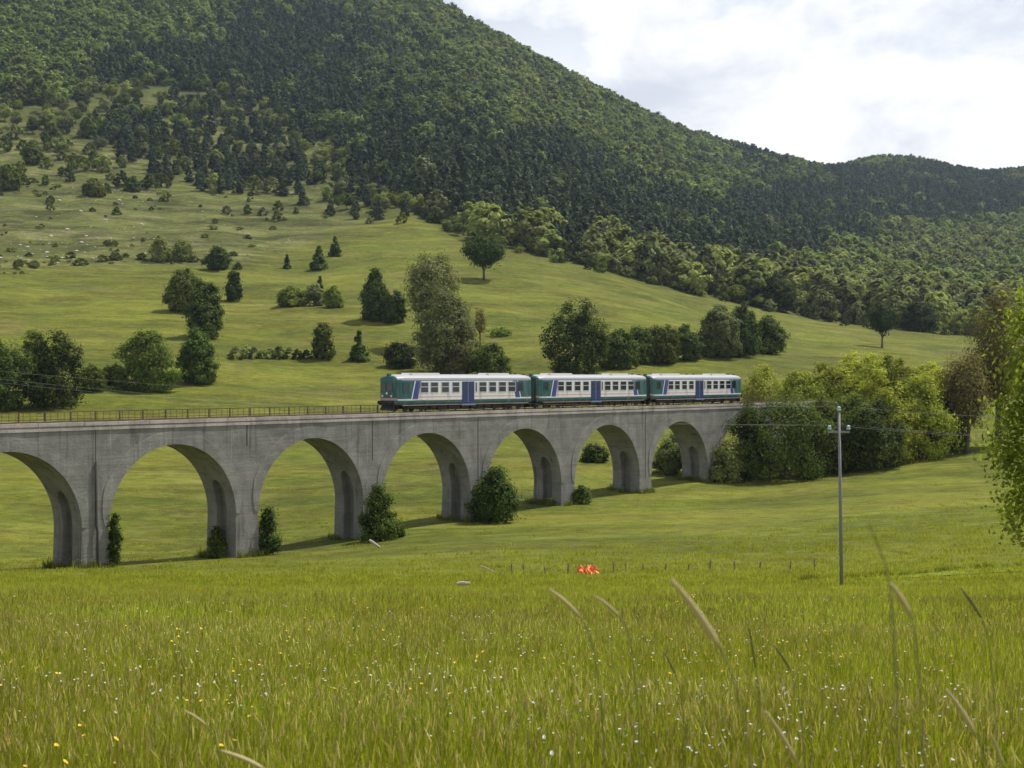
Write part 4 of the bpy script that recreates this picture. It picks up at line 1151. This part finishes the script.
G_NEAR = [clump(200 + i, 76, .20, .12, .36, .0036, 3 + 4 * (i % 2)) for i in range(6)]
G_FAR = [clump(220 + i, 46, .34, .14, .34, .010, 2, M_FARG) for i in range(4)]
G_SHORT = [clump(240 + i, 30, .7, .10, .24, .020, 0, M_SHORTG) for i in range(3)]
protos_g = G_NEAR + G_FAR + G_SHORT
pts = []; rots = []; scl = []; pk = []
def strew(d0, d1, rho, lo, hi, s0, s1, gate=None):
    area = (d1 - d0) * (.46 * (d0 + d1) + 4)
    n = int(area * rho)
    d = np.sqrt(rg.uniform(d0 * d0, d1 * d1, n)) if d0 > 1 else rg.uniform(d0, d1, n)
    x = rg.uniform(-1, 1, n) * (.46 * d + 2)
    z = H(x, d)
    ok = np.ones(n, bool)
    if gate is not None: ok = gate(x, d)
    x, d, z = x[ok], d[ok], z[ok]; n = len(x)
    sz = rg.uniform(s0, s1, n) * (1 + .18 * vnoise(x / 1.4, d / 1.4, 21))
    pts.append(np.stack([x, d, z - .01], 1)); rots.append(np.stack([rg.normal(0, .1, n), rg.normal(0, .1, n), rg.uniform(0, 6.28, n)], 1))
    scl.append(np.stack([sz, sz, sz], 1)); pk.append(rg.integers(lo, hi, n))
strew(3.2, 10, 95, 0, 6, .75, 1.15)
strew(10, 20, 46, 0, 6, .85, 1.25)
strew(20, 38, 17, 6, 10, .7, 1.15)
strew(38, 62, 8, 6, 10, .4, .9)
strew(62, 82, 3.5, 10, 13, .5, 1.1)
off_via = lambda x, d: ~((local_st(x, d)[1] > -.4) & (local_st(x, d)[1] < 4.4))
strew(82, 175, 1.9, 10, 13, .5, 1.3, lambda x, d: off_via(x, d) & (rg.random(len(d)) < np.clip((178 - d) / 95, 0, 1) * np.clip(.5 + .6 * vnoise(x / 9, d / 14, 77), 0, 1)))
G_TUFT = [clump(280 + i, 40, 1.1, .08, .28, .04, 0, M_SHORTG) for i in range(3)]
protos_g = protos_g + G_TUFT
strew(125, 560, .12, 13, 16, .3, .8, lambda x, d: off_via(x, d) & (proj(x, d)[1] > edge_row(proj(x, d)[0]) + 4) & (rg.random(len(d)) < np.clip(.35 + .6 * vnoise(x / 14, d / 22, 78), .05, 1)))
scatter('grass', np.concatenate(pts), np.concatenate(rots), np.concatenate(scl), np.concatenate(pk), protos_g, 'tall green meadow grass going to seed in the foreground', 'grass')

def flower(seed, mat, r_):
    r6 = np.random.default_rng(seed); mb = MB()
    for k in range(r6.integers(2, 5)):
        x0, y0 = r6.normal(0, .10, 2); h = r6.uniform(.34, .52)
        mb.tube([(x0, y0, 0), (x0 + .02, y0, h * .6), (x0 + .03, y0 + .01, h)], .002, 3, False, 1)
        c = (x0 + .03, y0 + .01, h); tl = r6.normal(0, .4, 2); n = 7
        vs = [(c[0], c[1], c[2] - .004)] + [(c[0] + r_ * math.cos(6.283 * q / n), c[1] + r_ * math.sin(6.283 * q / n), c[2] + r_ * (tl[0] * math.cos(6.283 * q / n) + tl[1] * math.sin(6.283 * q / n)) + r_ * .35) for q in range(n)]
        mb.add(vs, [(0, q + 1, (q + 1) % n + 1) for q in range(n)], 0)
    return mb.mesh('flower', [mat, M_GRASS])


for nm, mat, cnt, r_, lb in (('yellow_wildflowers', M_YEL, 190, .0080, 'tiny yellow wildflowers dotted through the foreground grass'), ('white_wildflowers', M_WHI, 800, .0055, 'tiny white wildflowers dotted through the foreground grass')):
    d = np.exp(rg.uniform(math.log(4.2), math.log(20), cnt)); x = rg.uniform(-1, 1, cnt) * .42 * d
    ok = vnoise(x / 1.6, d / 2.5, 31 + len(nm)) > -.45
    x, d = x[ok], d[ok]; n = len(x); s_ = rg.uniform(.8, 1.25, n) * np.clip(d / 14, 1, 1.7)
    scatter(nm, np.stack([x, d, H(x, d)], 1), np.stack([0 * x, 0 * x, rg.uniform(0, 6.28, n)], 1), np.stack([s_, s_, s_], 1), rg.integers(0, 3, n), [flower(300 + i + len(nm) * 10, mat, r_) for i in range(3)], lb, 'wildflowers')

# ---------------------------------------------------------------- single grass stalks close to the camera
def stalk(p0, p1, d, r_, mat, label, dry=True):
    a = Vector(at(p0[0], p0[1], d)); b_ = Vector(at(p1[0], p1[1], d + .05))
    gxp = b_.x + (b_.x - a.x) * .9; gyp = d + .1; g = Vector((gxp, gyp, hz(gxp, gyp)))
    dirv_ = (b_ - a)
    c1 = b_ + dirv_ * 1.2; c2 = Vector((g.x, g.y, g.z + (b_.z - g.z) * .5))
    root = tag(empty('grass_stalk', g), label, 'grass stalk', None)
    cur = []
    for k in range(13):
        u = k / 12; cur.append(((1 - u) ** 3) * b_ + 3 * (1 - u) ** 2 * u * c1 + 3 * (1 - u) * u * u * c2 + u ** 3 * g - g)
    MB().tube(cur, [.0012] * 13, 5).build('stem', M_GSTALK, root, True)
    hd = []; rr = []
    for k in range(9):
        u = k / 8; hd.append(a.lerp(b_, u) + Vector((0, 0, .03 * dirv_.length * math.sin(u * 3.14))) - g); rr.append(r_ * (.25 + .75 * math.sin(min(1, u * 1.25 + .12) * 1.571 if u < .75 else (1 - u) * 4 * 1.2 + .35)) )
    MB().tube(hd, rr, 8).build('seed_head', mat, root, True)


stalk((672, 580), (720, 648), 1.75, .0050, M_STRAW, 'thick pale blurred seed head leaning at the centre right of the grass')
stalk((549, 589), (580, 617), 2.6, .0042, M_STRAW, 'short straw-coloured seed head just below the orange plastic sheet')
stalk((595, 596), (620, 617), 2.6, .0030, M_STRAW, 'thin straw seed head right of the short straw-coloured one')
stalk((891, 584), (910, 615), 1.8, .0042, M_STRAW, 'blurred pale seed head right of the utility pole foot')
stalk((868, 522), (886, 566), 1.5, .0009, M_GSTALK, 'tall dark blurred stalk rising above the meadow right of the pole', False)
stalk((961, 588), (981, 617), 2.8, .0038, M_GSTALK, 'dark green seed head near the right side of the foreground grass', False)
stalk((774, 645), (791, 671), 3.2, .0034, M_GSTALK, 'dark slanting seed head below the thick pale one', False)
stalk((947, 690), (976, 735), 2.6, .0050, M_STRAW, 'tan bending seed head at the lower right')
stalk((766, 712), (797, 762), 2.8, .0042, M_STRAW, 'pale arching seed head at the bottom centre right')
stalk((220, 751), (264, 770), 2.7, .0045, M_STRAW, 'tan arching seed head at the bottom left edge')
stalk((184, 711), (206, 726), 3.2, .0034, M_STRAW, 'small pale seed head above the tan arching one at bottom left')
stalk((748, 622), (756, 668), 3.4, .0030, M_GSTALK, 'upright dark stalk right of the thick pale seed head', False)
stalk((992, 735), (1004, 768), 2.6, .0036, M_STRAW, 'straw stalk at the bottom right corner')
stalk((664, 652), (676, 676), 3.6, .0028, M_GSTALK, 'small dark stalk left of the thick pale seed head tip', False)

# ---------------------------------------------------------------- utility pole and cables
M_POLE = simple('grey_pole', (.20, .20, .21), .7, vary=.2)
M_INS = simple('pale_glass_insulator', (.36, .52, .50), .12, vary=.1)
pd = 65.0
pxb, pzb = (842 - CX) / F * pd, hz((842 - CX) / F * pd, pd)
pole = tag(empty('utility_pole', (pxb, pd, pzb)), 'slim grey utility pole with a crossarm and pale glass insulators before the thicket', 'utility pole')
topz = (CY - 412) / F * pd - pzb
dxl = (839 - 842) / F * pd
MB().tube([(0, 0, -.8), (dxl * .5, 0, topz * .5), (dxl, 0, topz)], [.088, .076, .062], 12).build('pole', M_POLE, pole, True)
armz = (CY - 432) / F * pd - pzb
xl, xr = (829.5 - 842) / F * pd, (848.5 - 842) / F * pd
MB().box(xl - .05, xr + .05, -.05, .05, armz - .05, armz + .05).build('crossarm', M_POLE, pole)
ins = [(xl, armz + .05), (xr, armz + .05), (dxl, topz)]
for ix, iz in ins:
    o = MB().lathe([(.04, .05), (.095, .07), (.105, .12), (.055, .14), (.09, .17), (.08, .22), (.03, .27)], (ix, 0, iz), 'z', 14).build('insulator', M_INS, pole, True)
    MB().tube([(ix, 0, iz - .02), (ix, 0, iz + .08)], .022, 8).build('insulator_pin', M_STEEL, o)
M_WIRE = simple('grey_wire', (.16, .165, .17), .5)
left_end = [(-180, 362), (-180, 358), (-180, 352)]; right_end = [(1300, 446), (1300, 444), (1300, 424)]
names = ['lowest crossarm cable on the left of the pole', 'crossarm cable on the right of the pole', 'cable on the pole top']
for (ix, iz), le, re, nm in zip(ins, left_end, right_end, names):
    a = Vector((pxb + ix, pd, pzb + iz + .27))
    root = tag(empty('power_cable', a), 'thin grey overhead power cable, ' + nm, 'power cable')
    for q_, sag in ((le, .75), (re, .25)):
        e_ = Vector(at(q_[0], q_[1], 62.0)); path = []
        for k in range(21):
            u = k / 20; p = a.lerp(e_, u); p.z -= sag * 4 * u * (1 - u); path.append(p - a)
        MB().tube(path, .0052, 5).build('cable_span', M_WIRE, root, True)

# mown path along a low bank at the right
M_PATH = simple('mown_path', (.150, .190, .020), .95, vary=.3, scale=.8, spec=.1)
pv_ = []; pf = []
pxs = np.arange(800, 1240, 12.0)
for i, px in enumerate(pxs):
    top = np.interp(px, [800, 900, 960, 1024, 1240], [582, 577, 571, 567, 560]); wdt = np.interp(px, [800, 900, 960, 1240], [.6, 2.0, 4.0, 5.5])
    x, d, z = ground_at(px, top, 62)
    for q_ in range(4):
        dd = d - wdt * q_ / 3; xx = (px - CX) / F * d; pv_.append((xx, dd, hz(xx, dd) + .05))
for i in range(len(pxs) - 1):
    for q_ in range(3): pf.append((i * 4 + q_, (i + 1) * 4 + q_, (i + 1) * 4 + q_ + 1, i * 4 + q_ + 1))
tag(MB().add(pv_, pf).build('path', M_PATH, None, True), 'bright green mown path along a low bank at the right', 'path', kind='structure')
bw = np.array([pv_[i * 4] for i in range(len(pxs))]); n = 130; u_ = rg.random(n) * (len(pxs) - 1); i_ = u_.astype(int); bx = bw[i_] + (bw[i_ + 1] - bw[i_]) * (u_ - i_)[:, None]
bx[:, 1] += rg.uniform(.1, .7, n); bx[:, 2] = H(bx[:, 0], bx[:, 1]); q_ = rg.uniform(.5, 1.2, n)
M_BANK = grass_mat('bank_grass', (.110, .130, .014), (.170, .185, .026), (.17, .14, .05))
scatter('bank_grass', bx, np.stack([0 * q_, 0 * q_, rg.uniform(0, 6.28, n)], 1), np.stack([q_, q_, q_], 1), rg.integers(0, 3, n), [clump(290 + i, 30, .3, .15, .4, .02, 0, M_BANK) for i in range(3)], 'dark rough grass along the bank above the mown path', 'grass')

# ---------------------------------------------------------------- fence, sheet, planks
M_WOOD = simple('old_post_wood', (.16, .15, .095), .9, vary=.4)
M_ORANGE = simple('orange_plastic', (.68, .20, .05), .5, vary=.15, spec=.4)
M_PALEW = simple('pale_wood', (.36, .33, .25), .8, vary=.2)
fpos = []
for px in (512, 523, 546, 568, 591, 614, 627, 643, 665, 688, 710, 735, 760, 790, 815):
    d = np.interp(px, [512, 640, 815], [84, 86, 90]); x = (px - CX) / F * d; fpos.append((x, d, hz(x, d)))
fence = tag(empty('wire_fence', fpos[0]), 'low wire fence on short weathered posts across the meadow in front of the viaduct', 'fence')
o0 = Vector(fpos[0])
tops = []
for (x, d, z) in fpos:
    h = rs.uniform(.42, .72); ln = rs.uniform(-.10, .10)
    p = Vector((x, d, z)) - o0
    MB().tube([p + Vector((0, 0, -.3)), p + Vector((ln * .5, 0, h * .5)), p + Vector((ln, .02, h))], [.06, .052, .045], 7).build('post', M_WOOD, fence)
    tops.append((p, h))
mb = MB()
for f in (.45, .9):
    for (p, h), (q_, h2) in zip(tops[:-1], tops[1:]):
        mb.tube([p + Vector((0, -.06, h * f)), (p + q_) / 2 + Vector((0, -.06, (h + h2) / 2 * f - .05)), q_ + Vector((0, -.06, h2 * f))], .003, 4)
mb.build('wire', M_WIRE, fence)

d = 83.5; x = (587 - CX) / F * d; z = hz(x, d)
r7 = np.random.default_rng(12); nx_, nz_ = 26, 14; vs = []; fs = []
ph = r7.uniform(0, 6.28, 8)
for i in range(nx_):
    for j in range(nz_):
        u, v = i / (nx_ - 1), j / (nz_ - 1)
        topl = .46 + .07 * math.sin(u * 9 + ph[0]) + .05 * math.sin(u * 17 + ph[1]) - .30 * abs(u - .4)
        yy = .16 * math.sin(u * 17 + ph[2] + v * 2) + .09 * math.sin(u * 37 + ph[3]) + .25 * (1 - v) * math.sin(u * 5 + ph[4]) - .35 * (1 - v) ** 2
        vs.append(((u - .5) * 1.25 + .06 * math.sin(v * 7 + ph[5]), yy, .08 + v * topl + .04 * math.sin(u * 30 + v * 8)))
for i in range(nx_ - 1):
    for j in range(nz_ - 1): fs.append((i * nz_ + j, (i + 1) * nz_ + j, (i + 1) * nz_ + j + 1, i * nz_ + j + 1))
o = MB().add(vs, fs).build('plastic_sheet', M_ORANGE); o.location = (x, d - .45, z + .10)
sm_ = o.modifiers.new('thickness', 'SOLIDIFY'); sm_.thickness = .012
tag(o, 'crumpled bright orange plastic sheet caught on the wire fence', 'plastic sheet')

def log_at(pa, pb, d, r_, name, label, cat, lift=.0):
    a = Vector(at(pa[0], pa[1], d)); b_ = Vector(at(pb[0], pb[1], d))
    c_ = (a + b_) / 2; a -= c_; b_ -= c_; mb = MB()
    mb.tube([a, a.lerp(b_, .35) + Vector((0, .03, .02)), a.lerp(b_, .7), b_], [r_, r_ * 1.1, r_, r_ * .8], 8)
    o = mb.build(name, M_PALEW, None, False); c_.z = hz(c_.x, c_.y) + lift; o.location = c_
    return tag(o, label, cat)
x, d, z = ground_at(374, 549, 100)
log_at((369, 543.5), (380, 551), d, .12, 'wooden_pole', 'pale barked pole lying slanted in the grass before the third pier', 'log', .42)
log_at((457, 581), (470, 580.5), 58, .08, 'log', 'short pale log lying level in the grass left of the orange sheet', 'log', .38)
log_at((480, 572), (495, 578), 86, .03, 'dry_branch', 'thin pale dry branch arched in the grass left of the fence', 'branch', .3)

# ---------------------------------------------------------------- lime tree reaching in from the right
rng = np.random.default_rng(900)
d = 42.0; x = (1100 - CX) / F * d; z = hz(x, d)
tree = tag(empty('lime_tree', (x, d, z)), 'bright lime green tree whose near branches reach in at the right edge', 'tree')
h = z_top(262, d) - z; wd = 7.4
P, N, C = crown_points(rng, h, wd * .80, .16, 9000, 'round', 120)
extra_c = []
for (tx, ty_, n_) in [(a_, b_, int(c_ * 1.7)) for a_, b_, c_ in ((1004, 325, 260), (1012, 365, 260), (1000, 415, 330), (990, 455, 330), (1006, 470, 330), (1002, 505, 330), (1012, 395, 300), (1008, 530, 160), (1016, 300, 200), (986, 436, 120))]:
    e_ = np.array(at(tx + 20, ty_, d + rng.uniform(-1, 1))) - np.array([x, d, z]); extra_c.append(e_)
    pp = e_ + rng.normal(size=(n_, 3)) * np.array([.34, .6, .34]); P = np.concatenate([P, pp]); N = np.concatenate([N, rng.normal(size=(n_, 3)) * .7 + np.array([-.3, 0, .7])])
V, Q_ = leaf_quads(P, N, .092 * rng.uniform(.6, 1.3, len(P)), rng)
link('crown', fast_mesh('crown', V, Q_, [LEAF['lime']]), tree)
mb = MB(); mb.tube([(0, 0, -.4), (.05, .05, h * .3), (-.05, 0, h * .55), (0, 0, h * .9)], [.24, .19, .13, .03], 10)
for e_ in list(C[::9]) + extra_c:
    zb = max(.14 * h, min(.6 * h, e_[2] * .75)); s_ = np.array([0, 0, zb]); m_ = (s_ + e_) / 2 + np.array([0, 0, .25])
    mb.tube([s_, m_, e_], [.06, .035, .008], 6)
link('trunk', mb.mesh('trunk', BARK, True), tree)

# weeds along the track bed
n = 260
ws = rg.uniform(2.0 * PITCH, 7.9 * PITCH, n); wt = rg.uniform(.35, .75, n); ok = vnoise(ws / 2.2, wt, 55) > -.1
ws, wt = ws[ok], wt[ok]; n = len(ws); wx, wy = world_st(ws, wt); q_ = rg.uniform(.5, 1.3, n)
scatter('trackside_weeds', np.stack([wx, wy, np.full(n, -3.97)], 1), np.stack([0 * wx, 0 * wx, rg.uniform(0, 6.28, n)], 1), np.stack([q_, q_, q_], 1), rg.integers(0, 3, n),
        [clump(260 + i, 30, .22, .18, .40, .02, 2) for i in range(3)], 'yellow-green weeds sprouting along the ballast beside the train', 'weeds')

# rank growth round the feet of the piers
wp = []
for k in PIERS:
    for _ in range(46):
        side = rg.integers(0, 4); a_ = k * PITCH + rg.uniform(-1.5, 1.5); b_ = rg.uniform(-.2, DECK_W + .2)
        if side == 0: b_ = -.25 - abs(rg.normal(0, .25))
        elif side == 1: b_ = DECK_W + .25 + abs(rg.normal(0, .25))
        elif side == 2: a_ = k * PITCH - 1.45 - abs(rg.normal(0, .35))
        else: a_ = k * PITCH + 1.45 + abs(rg.normal(0, .35))
        wx, wy = world_st(a_, b_); wp.append((wx, wy, hz(wx, wy) - .02))
wp = np.array(wp); n = len(wp); q_ = rg.uniform(.6, 1.7, n)
M_RANK = grass_mat('rank_weeds', (.085, .120, .016), (.170, .205, .030), (.22, .19, .08))
scatter('pier_weeds', wp, np.stack([rg.normal(0, .1, n), rg.normal(0, .1, n), rg.uniform(0, 6.28, n)], 1), np.stack([q_, q_, q_], 1), rg.integers(0, 3, n),
        [clump(310 + i, 44, .34, .18, .55, .022, 3, M_RANK) for i in range(3)], 'rank weeds growing round the feet of the viaduct piers', 'weeds')
